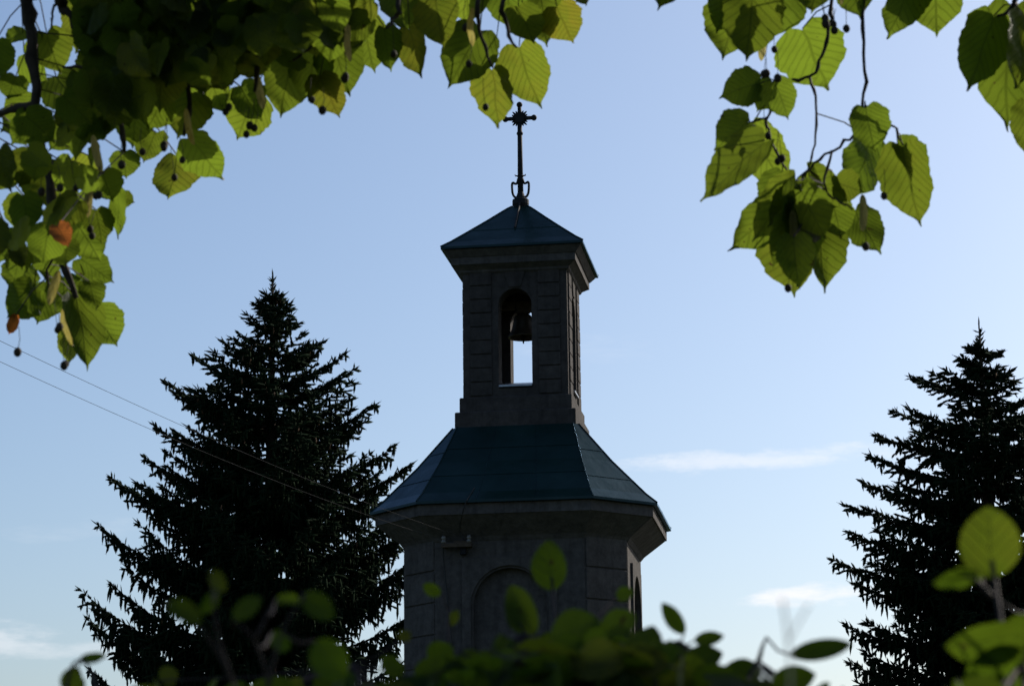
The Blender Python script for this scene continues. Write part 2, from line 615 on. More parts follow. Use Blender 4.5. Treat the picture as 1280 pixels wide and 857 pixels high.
# lower eave: sloping soffit, fascia board
bm = bmesh.new()
add_loft(bm, [octagon(H + 0.006, SS + 0.004, 6.36), octagon(H + 0.05, SS + 0.03, 6.42), octagon(1.93, 1.165, 6.672), octagon(1.95, 1.175, 6.676), octagon(1.95, 1.175, 6.822), octagon(1.5, 0.9, 6.86)])
obj('eave_cornice', bm, M['render_trim'], tower)

# lower roof
RO = [(2.015, 1.213, 6.826), (2.015, 1.213, 6.862), (1.86, 1.155, 6.995), (1.38, 0.99, 7.50), (0.90, 0.825, 8.085)]
bm = bmesh.new()
add_loft(bm, [octagon(*r) for r in RO])
roof = obj('roof', bm, M['roof'], tower)


def roof_at(f):
    """octagon half sizes and height a fraction f up the roof"""
    z = 6.862 + f * (8.085 - 6.862)
    for a, b in zip(RO[1:-1], RO[2:]):
        if a[2] <= z <= b[2] + 1e-6:
            t = (z - a[2]) / (b[2] - a[2])
            return tuple(a[i] + (b[i] - a[i]) * t for i in range(3))
    return RO[-1]


bm = bmesh.new()
for f in (0.335, 0.70):      # lapped joints of the sheets, slightly offset from face to face
    for i in range(8):
        ff = f + (0.0, -0.055, 0.03, -0.04)[i % 4]
        h0, s0, z0 = roof_at(ff)
        h1, s1, z1 = roof_at(ff + 0.012)
        a, b = octagon(h0 + .004, s0 + .003, z0 + .004)[i], octagon(h0 + .004, s0 + .003, z0 + .004)[(i + 1) % 8]
        c, d = octagon(h1 + .004, s1 + .003, z1 + .004)[i], octagon(h1 + .004, s1 + .003, z1 + .004)[(i + 1) % 8]
        e, g2 = octagon(h0 - .02, s0 - .02, z0 - .01)[i], octagon(h0 - .02, s0 - .02, z0 - .01)[(i + 1) % 8]
        va = [bm.verts.new(p) for p in (a, b, d, c, e, g2)]
        bm.faces.new((va[0], va[1], va[2], va[3]))
        bm.faces.new((va[0], va[1], va[5], va[4]))
for i in range(8):          # hip rolls
    pts = [Vector(octagon(*r)[i]) + Vector((0, 0, 0.006)) for r in RO[1:]]
    add_tube(bm, pts, 0.010, 6)
rs = random.Random(5)
for k in range(8):          # standing seams
    nn_ = 2 if k % 2 == 0 else 0
    for j in range(nn_):
        f0 = (j + 1) / (nn_ + 1) + rs.uniform(-.03, .03)
        pts = []
        for r in RO[1:]:
            o8 = octagon(*r)
            a, b = Vector(o8[k]), Vector(o8[(k + 1) % 8])
            pts.append(a.lerp(b, f0) + Vector((0, 0, 0.004)))
        add_tube(bm, pts, 0.005, 4)
obj('roof_seam', bm, M['roof'], roof)

# belfry
HB = 0.755
TW = 0.30
bm = bmesh.new()
for k in range(4):
    v0 = len(bm.verts)
    arch_slab(bm, HB, HB - TW, -HB, -(HB - TW), 8.45, 10.42, 0.24, 8.66, 9.88)
    rotz_all(bm, v0, k)
add_box(bm, -.46, .46, -.46, .46, 8.30, 8.60)
add_box(bm, -.46, .46, -.46, .46, 10.40, 10.5)
belfry = obj('belfry_wall', merged(bm), M['plaster'], tower)
bm = bmesh.new()
rb = random.Random(8)
for k in range(4):
    v0 = len(bm.verts)
    for sx in (-1, 1):
        for r in range(9):
            z0 = 8.555 + r * 0.2025
            z1 = min(z0 + 0.2025, 10.385)
            x0, x1 = sorted((sx * 0.338, sx * (0.650)))
            add_box(bm, x0, x1, -HB - 0.020 - rb.uniform(0, .006), -HB + 0.01, z0 + 0.008, z1 - 0.008)
    rotz_all(bm, v0, k)
obj('quoin', bm, M['plaster'], belfry, bevel=0.006)
bm = bmesh.new()
for k in range(4):
    v0 = len(bm.verts)
    q = [(-.165, 10.39), (.165, 10.39), (.085, 10.135), (-.085, 10.135)]
    f = [bm.verts.new((x, -HB - 0.02, z)) for x, z in q]
    b = [bm.verts.new((x, -HB + 0.01, z)) for x, z in q]
    bm.faces.new(f)
    bm.faces.new(b)
    for i in range(4):
        j = (i + 1) % 4
        bm.faces.new((f[i], f[j], b[j], b[i]))
    rotz_all(bm, v0, k)
obj('keystone', bm, M['plaster'], belfry, bevel=0.005)
for k in range(4):
    bm = bmesh.new()
    v0 = 0
    a = [(-.25, -HB - .035, 8.675), (.25, -HB - .035, 8.675), (.25, -HB - .035, 8.700), (-.25, -HB - .035, 8.700)]
    b = [(-.25, -HB + TW + .02, 8.675), (.25, -HB + TW + .02, 8.675), (.25, -HB + TW + .02, 8.795), (-.25, -HB + TW + .02, 8.795)]
    va, vb = [bm.verts.new(p) for p in a], [bm.verts.new(p) for p in b]
    bm.faces.new(va)
    bm.faces.new(vb)
    for i in range(4):
        j = (i + 1) % 4
        bm.faces.new((va[i], va[j], vb[j], vb[i]))
    # the sloped sheet fits between the jambs
    for v in bm.verts:
        v.co.x *= 0.238 / .25
    rotz_all(bm, 0, k)
    obj('window_sill', bm, M['flashing'], belfry)
bm = bmesh.new()
add_loft(bm, [square(0.865, 8.02), square(0.865, 8.300), square(0.855, 8.312), square(0.805, 8.318), square(0.805, 8.520), square(0.795, 8.532), square(0.70, 8.536)])
obj('belfry_base', bm, M['plaster'], tower, bevel=0.006)

# belfry cornice and roof
bm = bmesh.new()
add_loft(bm, [square(HB + .004, 10.355), square(0.79, 10.375), square(0.80, 10.405), square(0.885, 10.462), square(0.902, 10.466), square(0.902, 10.572), square(0.915, 10.576), square(0.985, 10.66), square(0.985, 10.676), square(0.7, 10.70)])
obj('cornice', bm, M['render_trim'], tower)
UR = [(1.03, 10.678), (1.03, 10.712), (0.90, 10.815), (0.655, 11.035), (0.42, 11.25), (0.24, 11.42), (0.17, 11.485), (0.11, 11.53)]
bm = bmesh.new()
add_loft(bm, [square(*r) for r in UR])
uroof = obj('belfry_roof', bm, M['roof'], tower)
bm = bmesh.new()
for i in range(4):
    add_tube(bm, [Vector(square(*r)[i]) + Vector((0, 0, .005)) for r in UR[1:]], 0.012, 6)
for k in range(4):
    v0 = len(bm.verts)
    add_box(bm, -.655, .655, -.660, -.64, 11.030, 11.042)
    rotz_all(bm, v0, k)
obj('roof_seam', bm, M['roof'], uroof)
bm = bmesh.new()
add_tube(bm, [(0, -.10, 11.62), (0, -.19, 11.485), (0, -.44, 11.255), (0, -.665, 11.05)], 0.016, 6)
obj('conductor_strap', bm, M['iron'], uroof)

# iron cross
cross = None
bm = bmesh.new()
ZC = 12.926
add_tube(bm, [(0, 0, 11.70), (0, 0, 12.3), (0, 0, ZC)], [0.044, 0.038, 0.034], 10)
add_tube(bm, [(0, 0, ZC), (0, 0, 13.12)], [0.034, 0.028], 10)
for sx in (-1, 1):
    add_tube(bm, [(0, 0, ZC), (sx * 0.20, 0, ZC)], [0.036, 0.028], 10)
    sphere(bm, (sx * 0.215, 0, ZC), 0.046, 12)
sphere(bm, (0, 0, 13.14), 0.046, 12)
sphere(bm, (0, 0, 12.69), 0.050, 12, (1, 1, 0.8))
cross = obj('cross', bm, M['iron'], tower, smooth=True)
bm = bmesh.new()
add_loft(bm, [[(0.075 * math.cos(a), y, ZC + 0.075 * math.sin(a)) for a in [2 * math.pi * i / 16 for i in range(16)]] for y in (-0.04, 0.04)])
for q in range(4):
    for da in (-0.33, 0, 0.33):
        a = math.pi / 4 + q * math.pi / 2 + da
        r1 = 0.15 if da == 0 else 0.13
        add_tube(bm, [(0.05 * math.cos(a), 0, ZC + 0.05 * math.sin(a)), (r1 * math.cos(a), 0, ZC + r1 * math.sin(a))], [0.03, 0.008], 6)
obj('rosette', bm, M['iron'], cross)
bm = bmesh.new()
add_loft(bm, [circle(r, z, 12) for r, z in ((0.03, 11.93), (0.05, 11.95), (0.055, 11.98), (0.036, 12.0), (0.05, 12.02), (0.05, 12.035), (0.032, 12.05))])
for sx in (-1, 1):
    add_tube(bm, [(sx * .03, 0, 12.03), (sx * .075, 0, 12.035), (sx * .08, 0, 12.055)], [0.010, 0.010, 0.006], 6)
obj('collar', bm, M['iron'], cross, smooth=True)
for sx in (-1, 1):
    bm = bmesh.new()
    pts = [(.04, 0, 11.955), (.055, 0, 11.915), (.085, 0, 11.915), (.108, 0, 11.93), (.125, 0, 11.91), (.125, 0, 11.83), (.115, 0, 11.755), (.085, 0, 11.705), (.045, 0, 11.70)]
    add_tube(bm, smooth_path([(sx * x, y, z) for x, y, z in pts], 4), 0.018, 8)
    obj('scroll', bm, M['iron'], cross, smooth=True)
bm = bmesh.new()
add_loft(bm, [circle(r, z, 14) for r, z in ((0.075, 11.66), (0.07, 11.70), (0.05, 11.76), (0.035, 11.80), (0.03, 11.84))])
add_loft(bm, [circle(r, z, 14) for r, z in ((0.10, 11.53), (0.125, 11.585), (0.125, 11.655), (0.10, 11.672), (0.07, 11.68))])
obj('pedestal', bm, M['iron'], cross, smooth=False, bevel=0.004)

# bracket with two insulators, and the cable that runs from it down the wall
br = Vector((-0.62, -H - 0.09, 6.30))
bm = bmesh.new()
add_box(bm, -0.92, -0.50, -H - 0.17, -H - 0.12, 6.262, 6.315)
add_box(bm, -0.90, -0.83, -H - 0.12, -H + 0.01, 6.268, 6.308)
add_box(bm, -0.59, -0.52, -H - 0.12, -H + 0.01, 6.268, 6.308)
add_box(bm, -0.75, -0.52, -H - 0.115, -H - 0.023, 6.315, 6.352)
brk = obj('insulator_bracket', bm, M['timber'], tower, bevel=0.004)
INS = []
for x in (-0.885, -0.535):
    bm = bmesh.new()
    c = Vector((x, -H - 0.145, 6.30))
    add_loft(bm, [[(c.x + r * math.cos(a), c.y + r * math.sin(a), c.z + z) for a in [2 * math.pi * i / 14 for i in range(14)]] for r, z in ((0.018, 0.016), (0.034, 0.03), (0.036, 0.05), (0.020, 0.062), (0.030, 0.074), (0.033, 0.10), (0.024, 0.12), (0.010, 0.128))])
    obj('insulator', bm, M['porcelain'], brk, smooth=True)
    INS.append(c + Vector((0, -0.025, 0.066)))
bm = bmesh.new()
add_box(bm, -0.67, -0.59, -H - 0.10, -H - 0.02, 6.17, 6.255)
obj('junction_box', bm, M['iron'], brk, bevel=0.006)
bm = bmesh.new()
add_tube(bm, smooth_path([(-.885, -H - .17, 6.30), (-.90, -H - .10, 6.20), (-.895, -H - .05, 6.0), (-.86, -H - .04, 5.6), (-.82, -H - .035, 5.2), (-.80, -H - .035, 4.6), (-.80, -H - .035, 3.6)], 6), 0.011, 6)
add_tube(bm, smooth_path([(-.60, -H - .10, 6.34), (-.66, -H - .16, 6.50), (-.58, -1.96, 6.70), (-.52, -2.03, 6.83), (-.50, -2.0, 6.88), (-.44, -1.80, 7.06)], 6), 0.007, 6)
obj('cable', bm, M['cable'], tower, smooth=True)

# bell hanging inside the belfry
bell = thing('bell', 'small dark bronze bell hanging inside the arched belfry opening', 'bell', (TX + 0.015, TY, 9.56), PSI)
bm = bmesh.new()
BS = 1.14
prof = [(0.205, 0.0), (0.198, 0.018), (0.172, 0.06), (0.148, 0.12), (0.132, 0.20), (0.120, 0.27), (0.10, 0.315), (0.055, 0.345), (0.0301, 0.352)]
inner = [(0.02, 0.33), (0.09, 0.30), (0.105, 0.26), (0.118, 0.19), (0.135, 0.11), (0.16, 0.05), (0.185, 0.0)]
add_loft(bm, [circle(r * BS, z * 1.06, 28) for r, z in inner + prof], True, True)
obj('bell_body', bm, M['bronze'], bell, smooth=True)
bm = bmesh.new()
add_tube(bm, [(0, 0, 0.30), (0, 0, 0.03)], 0.012, 8)
sphere(bm, (0, 0, 0.0), 0.038, 12)
add_tube(bm, [(0, 0, -.02), (0, 0, -.085)], [0.016, 0.010], 8)
obj('clapper', bm, M['iron'], bell, smooth=True)
bm = bmesh.new()
add_box(bm, -.44, .44, -.055, .055, 0.43, 0.54)
add_box(bm, -.10, .10, -.045, .045, 0.365, 0.43)
obj('headstock', bm, M['timber'], bell, bevel=0.008)
bm = bmesh.new()
for sx in (-.035, .035):
    add_tube(bm, [(sx, 0, .345), (sx, 0, .40)], 0.014, 8)
add_tube(bm, [(-.10, -.05, 0.37), (-.10, -.05, .55)], 0.008, 6)
obj('hanger', bm, M['iron'], bell)

# ------------------------------------------------------------------ wires and their pole
Mt = Matrix.Translation((TX, TY, 0)) @ Matrix.Rotation(PSI, 4, 'Z')
starts = [ray(-60, 382, 19.0), ray(-60, 409, 19.0)]
ends = [Mt @ INS[1], Mt @ INS[0]]
lab = ['upper of the two thin overhead wires running down to the tower bracket', 'lower of the two thin overhead wires running down to the tower bracket']
poletops = []
for i in range(2):
    a, b = starts[i], ends[i]
    a2 = a + (a - b) * 0.22          # runs on beyond the picture to the pole
    poletops.append(a2)
    bm = bmesh.new()
    pts = []
    for k in range(41):
        f = k / 40
        p = a2.lerp(b, f)
        p.z -= 4 * 0.16 * f * (1 - f)
        pts.append(p)
    add_tube(bm, pts, 0.0021, 6)
    o = obj('overhead_wire', bm, M['wire'], smooth=True)
    tag(o, lab[i], 'wire', 'overhead wires')

# ------------------------------------------------------------------ spruces
def spindle_mesh(name, P0, P1, rad, fuzz=0):
    P0, P1, rad = np.asarray(P0), np.asarray(P1), np.asarray(rad)
    n = len(P0)
    d = P1 - P0
    ln = np.linalg.norm(d, axis=1, keepdims=True) + 1e-9
    d = d / ln
    ref = np.where(np.abs(d[:, 2:3]) > 0.9, np.array([[1.0, 0, 0]]), np.array([[0, 0, 1.0]]))
    a = np.cross(d, ref)
    a /= np.linalg.norm(a, axis=1, keepdims=True) + 1e-9
    b = np.cross(d, a)
    V = np.zeros((n, 7, 3))
    rs_ = np.random.RandomState(1)
    ph = rs_.uniform(0, 6.28, n)
    for k in range(3):
        an = ph + k * 2.0944
        off = (a * np.cos(an)[:, None] + b * np.sin(an)[:, None]) * rad[:, None]
        V[:, k] = P0 + off * 0.7
        V[:, 3 + k] = P0 + (P1 - P0) * 0.55 + off
    V[:, 6] = P1
    rs2 = np.random.RandomState(2)
    fz = []
    for k in range(fuzz):
        f = rs2.uniform(.05, .98, (n, 1))
        an = rs2.uniform(0, 6.28, (n, 1))
        o = a * np.cos(an) + b * np.sin(an)
        c = P0 + (P1 - P0) * f
        tipv = c + o * (rad[:, None] * .5 + rs2.uniform(.012, .026, (n, 1))) + d * rs2.uniform(.008, .022, (n, 1))
        sdv = np.cross(d, o) * .0035
        fz.append(np.stack([c + sdv, c - sdv, tipv], axis=1))
    base = (np.arange(n) * 7)[:, None]
    Q = np.concatenate([base + np.array([[0, 1, 4, 3]]), base + np.array([[1, 2, 5, 4]]), base + np.array([[2, 0, 3, 5]])])
    T = np.concatenate([base + np.array([[3, 4, 6]]), base + np.array([[4, 5, 6]]), base + np.array([[5, 3, 6]])])
    V = V.reshape(-1, 3)
    if fuzz:
        F = np.concatenate(fz).reshape(-1, 3)
        T = np.concatenate([T, len(V) + np.arange(len(F)).reshape(-1, 3)])
        V = np.concatenate([V, F])
    return np_mesh(name, V, Q, T, smooth=False)


def spruce(label, base, height, env, sil, seed, cone_share, lean=(0, 0), lift=1.0):
    """env: (metres below the top, crown radius); sil: branches one can tell apart in the outline as (metres below the top, reach, azimuth)."""
    rng = random.Random(seed)
    t = thing('spruce_tree', label, 'spruce', base)
    xs, ys = [e[0] for e in env], [e[1] for e in env]
    rad_at = lambda d: float(np.interp(d, xs, ys))
    bm = bmesh.new()
    pts = [(lean[0] * f, lean[1] * f, height * f) for f in [i / 14 for i in range(15)]]
    add_tube(bm, pts, [0.23 * (1 - i / 14) ** 0.8 + 0.012 for i in range(15)], 10)
    trunk = obj('trunk', bm, M['spruce_bark'], t, smooth=True)
    P0, P1, RD = [], [], []
    C0, C1, CR = [], [], []
    wood = bmesh.new()

    def twig(p, d, ln, r):
        d = d.normalized()
        q = p + d * ln
        P0.append(p[:])
        P1.append(q[:])
        RD.append(r)

    def branch(dep, L, az, thick=1.0, special=False):
        z0 = height - dep
        f = min(1.0, dep / 6.0)              # young branches near the top climb, old ones sag and lift at the tip
        d = Vector((math.cos(az), math.sin(az), 0))
        side = Vector((-d.y, d.x, 0))
        a1 = 0.55 * (1 - f) ** 2 * lift
        sag = 0.26 * f + 0.05
        rise = (0.50 * f + 0.14) * lift
        wob = rng.uniform(-.08, .08)
        # rise at the tip for silhouettes: tip height equals start height + tipz
        sp = []
        N = max(6, int(L / 0.09))
        tipz = L * (a1 - sag + rise)
        for i in range(N + 1):
            s = i / N
            z = L * (a1 * s - sag * s + rise * s ** 1.9)
            sp.append(Vector((0, 0, z0 - tipz if special else z0 - 0.5 * tipz)) + d * (L * s) + side * (L * wob * s * s) + Vector((lean[0] * z0 / height, lean[1] * z0 / height, z)))
        add_tube(wood, sp[::2] if len(sp) > 12 else sp, [max(0.004, 0.028 * min(1, L / 2) * (1 - i / max(1, (len(sp[::2]) if len(sp) > 12 else len(sp)) - 1)) + 0.004) for i in range(len(sp[::2]) if len(sp) > 12 else len(sp))], 5)
        for i in range(1, N + 1):
            s = i / N
            p = sp[i]
            ax = (sp[i] - sp[i - 1]).normalized()
            # needles round the branch itself
            if s > 0.12:
                for _ in range(2):
                    dv = ax * 0.8 + Vector((rng.gauss(0, .5), rng.gauss(0, .5), rng.gauss(0.1, .45)))
                    twig(p, dv, rng.uniform(.07, .14), 0.026)
            # side twigs, forward and outward, drooping
            if s > 0.10:
                lat = min(0.75, 0.17 + 0.42 * L * (1 - s) ** 0.85 * min(1, s * 3.0))
                for sg in (-1, 1):
                    if rng.random() < 0.12:
                        continue
                    dv = (side * sg * rng.uniform(.6, 1.0) + ax * rng.uniform(.4, .9) + Vector((0, 0, rng.uniform(-.45, .12)))).normalized()
                    ll = lat * rng.uniform(.55, 1.1)
                    m = max(1, int(ll / 0.10))
                    q = p.copy()
                    dd = dv.copy()
                    for k in range(m):
                        st = ll / m
                        dd = (dd + Vector((rng.gauss(0, .1), rng.gauss(0, .1), -0.09 * f + rng.gauss(0, .08)))).normalized()
                        twig(q, dd, st * 1.35, rng.uniform(.026, .042) * thick)
                        if rng.random() < 0.75:
                            e = (dd + Vector((rng.gauss(0, .6), rng.gauss(0, .6), rng.gauss(.05, .45)))).normalized()
                            twig(q + dd * st * .5, e, rng.uniform(.05, .14), rng.uniform(.014, .022))
                        if f > .15 and rng.random() < 0.5 * f + .08:      # pendulous twig
                            hl = rng.uniform(.08, .28) * (0.5 + 0.7 * f)
                            e = Vector((rng.gauss(0, .16), rng.gauss(0, .16), -1))
                            twig(q + dd * st * .5, e, hl, rng.uniform(.026, .042))
                        q = q + dd * st
            # hanging below the branch
            if f > .1 and s > .15 and s < .93:
                for _ in range(2):
                    if rng.random() < .55:
                        e = Vector((rng.gauss(0, .18), rng.gauss(0, .18), -1))
                        twig(p + side * rng.gauss(0, .05), e, rng.uniform(.08, .30) * (0.45 + .8 * f) * (1.15 - .6 * s), rng.uniform(.028, .045))
            # short upright shoots on the outer part
            if s > .55 and rng.random() < .5:
                e = Vector((rng.gauss(0, .35), rng.gauss(0, .35), 1)) + ax * .8
                twig(p, e, rng.uniform(.06, .17), .016)
            if cone_share and rng.random() < cone_share * (1.2 - min(1, dep / 5.5)) and s > .3:
                c = p + side * rng.gauss(0, .10) + Vector((0, 0, -.03))
                C0.append(c[:])
                C1.append((c + Vector((rng.gauss(0, .02), rng.gauss(0, .02), -rng.uniform(.09, .14))))[:])
                CR.append(rng.uniform(.016, .022))
        tip, ax = sp[-1], (sp[-1] - sp[-3]).normalized()
        twig(tip, ax, rng.uniform(.12, .22), .016)
        for _ in range(4):
            twig(tip - ax * rng.uniform(0, .12), ax + Vector((rng.gauss(0, .55), rng.gauss(0, .55), rng.gauss(.1, .45))), rng.uniform(.08, .16), .015)

    # leader shoot with its whorl
    top = Vector((lean[0], lean[1], height))
    for k in range(5):
        twig(top + Vector((0, 0, .06 * k - .25)), Vector((rng.gauss(0, .05), rng.gauss(0, .05), 1)), .22, .02)
    for k in range(46):
        dd = rng.uniform(0.05, .95)
        a = rng.uniform(0, 6.28)
        twig(top - Vector((0, 0, dd)), Vector((math.cos(a), math.sin(a), rng.uniform(.5, 1.5))), rng.uniform(.10, .22) * (0.6 + 1.2 * dd), .02)
    dep = 0.48
    while dep < height - 1.2:
        nb = 7 if dep < 6 else 6
        a0 = rng.uniform(0, 6.28)
        for k in range(nb):
            az = a0 + k * 6.283 / nb + rng.uniform(-.3, .3)
            L = rad_at(dep) * rng.choice([rng.uniform(.45, .75), rng.uniform(.7, .97), rng.uniform(.75, .97)])
            # keep the outline as observed: what points sideways stays inside the named branches
            L *= 1 - 0.10 * abs(math.cos(az))
            if L > .12:
                branch(dep + rng.uniform(-.08, .08), L, az)
        dep += rng.uniform(.20, .36) * (1.0 if dep < 6 else 1.5)
    for dp, L, az in sil:
        branch(dp, L, az, 1.2, True)
        for sg in rng.choice([(-1,), (1,), ()]):
            branch(dp + rng.uniform(-.03, .10), L * rng.uniform(.72, .93), az + sg * rng.uniform(.16, .34), 1.1, True)
    crown = link('crown', spindle_mesh('crown', P0, P1, [r * .8 for r in RD], 9), M['needles'], t)
    obj('branches', wood, M['spruce_bark'], t)
    if C0:
        cn = link('cones', spindle_mesh('cones', C0, C1, CR), M['cone'], t)
        cn['kind'] = 'stuff'
    return t


PXL = 68.0
env_l = [(0, .05), (.45, .28), (1.18, .80), (1.9, 1.55), (2.4, 1.85), (3.2, 2.15), (3.7, 2.6), (4.7, 2.9), (5.7, 3.25), (7.35, 3.55), (9.5, 3.8), (13, 4.0)]
sil_l = []
for dx, dy in [(-62, 80), (-100, 97), (-137, 128), (-120, 148), (-142, 190), (-157, 227), (-200, 250), (-170, 268), (-207, 320), (-150, 345), (-232, 392), (-227, 425), (-212, 495), (-190, 520),
               (63, 82), (90, 98), (103, 120), (128, 165), (118, 190), (153, 222), (172, 240), (165, 270), (190, 310), (200, 350), (205, 400), (210, 450)]:
    sil_l.append((dy / PXL, abs(dx) / PXL, (math.pi if dx < 0 else 0) + random.Random(dx * 7 + dy).uniform(-.18, .18)))
spruce('broad dark spruce beside the tower, its crown reaching behind the lower roof', (-4.44, 43.0, 0), 12.85, env_l, sil_l, 11, 0.16)
PXR = 71.0
env_r = [(0, .04), (.4, .22), (.85, .42), (1.44, 1.1), (1.86, 1.5), (2.25, 1.7), (2.7, 1.85), (3.1, 2.1), (4, 2.4), (5.2, 2.5), (7, 2.8), (11, 3.4)]
sil_r = []
for dx, dy in [(-24, 42), (-60, 62), (-87, 62), (-109, 104), (-131, 134), (-141, 163), (-149, 193), (-172, 223), (-178, 263), (-192, 288), (-165, 320), (-181, 372), (-176, 415), (-170, 440),
               (22, 36), (34, 58), (60, 90), (80, 110), (95, 140), (120, 180), (140, 220), (160, 260)]:
    sil_r.append((dy / PXR, abs(dx) / PXR, (math.pi if dx < 0 else 0) + random.Random(dx * 5 + dy).uniform(-.18, .18)))
spruce('dark spruce with a thin spire top, standing apart from the tower near the frame edge', (8.25, 41.0, 0), 11.3, env_r, sil_r, 23, 0.03, lift=0.72)


# ------------------------------------------------------------------ leaves
class Leaves:
    """Collects many blades into one mesh with UVs and a tint for every blade."""

    def __init__(self, kind):
        self.kind = kind
        self.V, self.Q, self.UV, self.T, self.S = [], [], [], [], []
        self.n = 0
        if kind == 'heart':
            vs = [-0.09, -0.02, 0.08, 0.20, 0.33, 0.46, 0.59, 0.71, 0.82, 0.90, 0.955, 1.045]
            hw = [0.20, 0.335, 0.43, 0.485, 0.505, 0.49, 0.445, 0.365, 0.245, 0.125, 0.040, 0.004]
        elif kind == 'oval':
            vs = [0.0, 0.03, 0.10, 0.22, 0.36, 0.50, 0.64, 0.77, 0.88, 0.95, 1.0]
            hw = [0.02, 0.14, 0.29, 0.42, 0.49, 0.50, 0.46, 0.37, 0.24, 0.12, 0.01]
        else:      # strap
            vs = [0.0, 0.1, 0.3, 0.55, 0.8, 0.93, 1.0]
            hw = [0.12, 0.35, 0.48, 0.5, 0.45, 0.3, 0.05]
        if kind == 'heart':
            n_ = 25
            tt = np.linspace(0, len(vs) - 1, n_)
            vs, hw = np.interp(tt, np.arange(len(vs)), vs).tolist(), np.interp(tt, np.arange(len(hw)), hw).tolist()
        self.vs, self.hw = vs, hw
        self.cs = [-1.0, -0.72, -0.36, 0.0, 0.36, 0.72, 1.0]

    def add(self, base, axis, normal, length, width, tint=0.0, fold=0.25, curl=0.2, rng=random):
        ax = axis.normalized()
        nrm = (normal - ax * normal.dot(ax)).normalized()
        sd_ = ax.cross(nrm)
        b0 = self.n
        ph, am = rng.uniform(0, 6.28), rng.uniform(.012, .04)
        ph2 = rng.uniform(0, 6.28)
        seed = rng.random()
        skew = rng.uniform(-.05, .05)
        nc = len(self.cs)
        ser = 0.028 if self.kind == 'heart' else 0.008
        for i, (v, h) in enumerate(zip(self.vs, self.hw)):
            for c in self.cs:
                x = c * h
                vv_ = v
                if self.kind == 'heart' and v < .25:        # notch at the stalk, lobes reach back
                    vv_ = v + 0.11 * (1 - abs(c)) ** 1.5 * (1 - (v + .09) / .34)
                    if i == 0:
                        vv_ += -0.0
                e = (ser * math.sin(i * 1.1 + c * 9 + ph) + (.013 if i % 2 else -.013) * (self.kind == 'heart')) if abs(c) == 1 else 0
                x = x * (1 + e * 1.6) + skew * v * (1 - v) * 2
                z = fold * abs(x) ** 1.3 * 1.2 - curl * (max(0, v)) ** 2 * 0.6 + am * math.sin(ph2 + 9 * v + 3.1 * c) + (0.05 * math.sin(v * 24 + abs(c) * 3) * abs(c) * .35 if self.kind == 'heart' else 0)
                p = base + ax * (vv_ * length) + sd_ * (x * width) + nrm * (z * length * .8)
                self.V.append(p[:])
                self.UV.append((0.5 + c * h, max(0, vv_)))
                self.T.append(tint)
                self.S.append(seed)
        for i in range(len(self.vs) - 1):
            for j in range(nc - 1):
                a = b0 + i * nc + j
                self.Q.append((a, a + 1, a + nc + 1, a + nc))
        self.n += len(self.vs) * nc

    def build(self, name, mat, parent):
        me = np_mesh(name, np.array(self.V), np.array(self.Q), None, True)
        uvl = me.uv_layers.new(name='UVMap')
        uv = np.array(self.UV, dtype=np.float32)
        idx = np.array(self.Q).ravel()
        uvl.data.foreach_set('uv', uv[idx].ravel())
        at = me.attributes.new('tint', 'FLOAT', 'POINT')
        at.data.foreach_set('value', np.array(self.T, dtype=np.float32))
        at = me.attributes.new('seed', 'FLOAT', 'POINT')
        at.data.foreach_set('value', np.array(self.S, dtype=np.float32))
        return link(name, me, mat, parent)


def inside(poly, x, y):
    r, j = False, len(poly) - 1
    for i in range(len(poly)):
        (xi, yi), (xj, yj) = poly[i], poly[j]
        if (yi > y) != (yj > y) and x < (xj - xi) * (y - yi) / (yj - yi) + xi:
            r = not r
        j = i
    return r


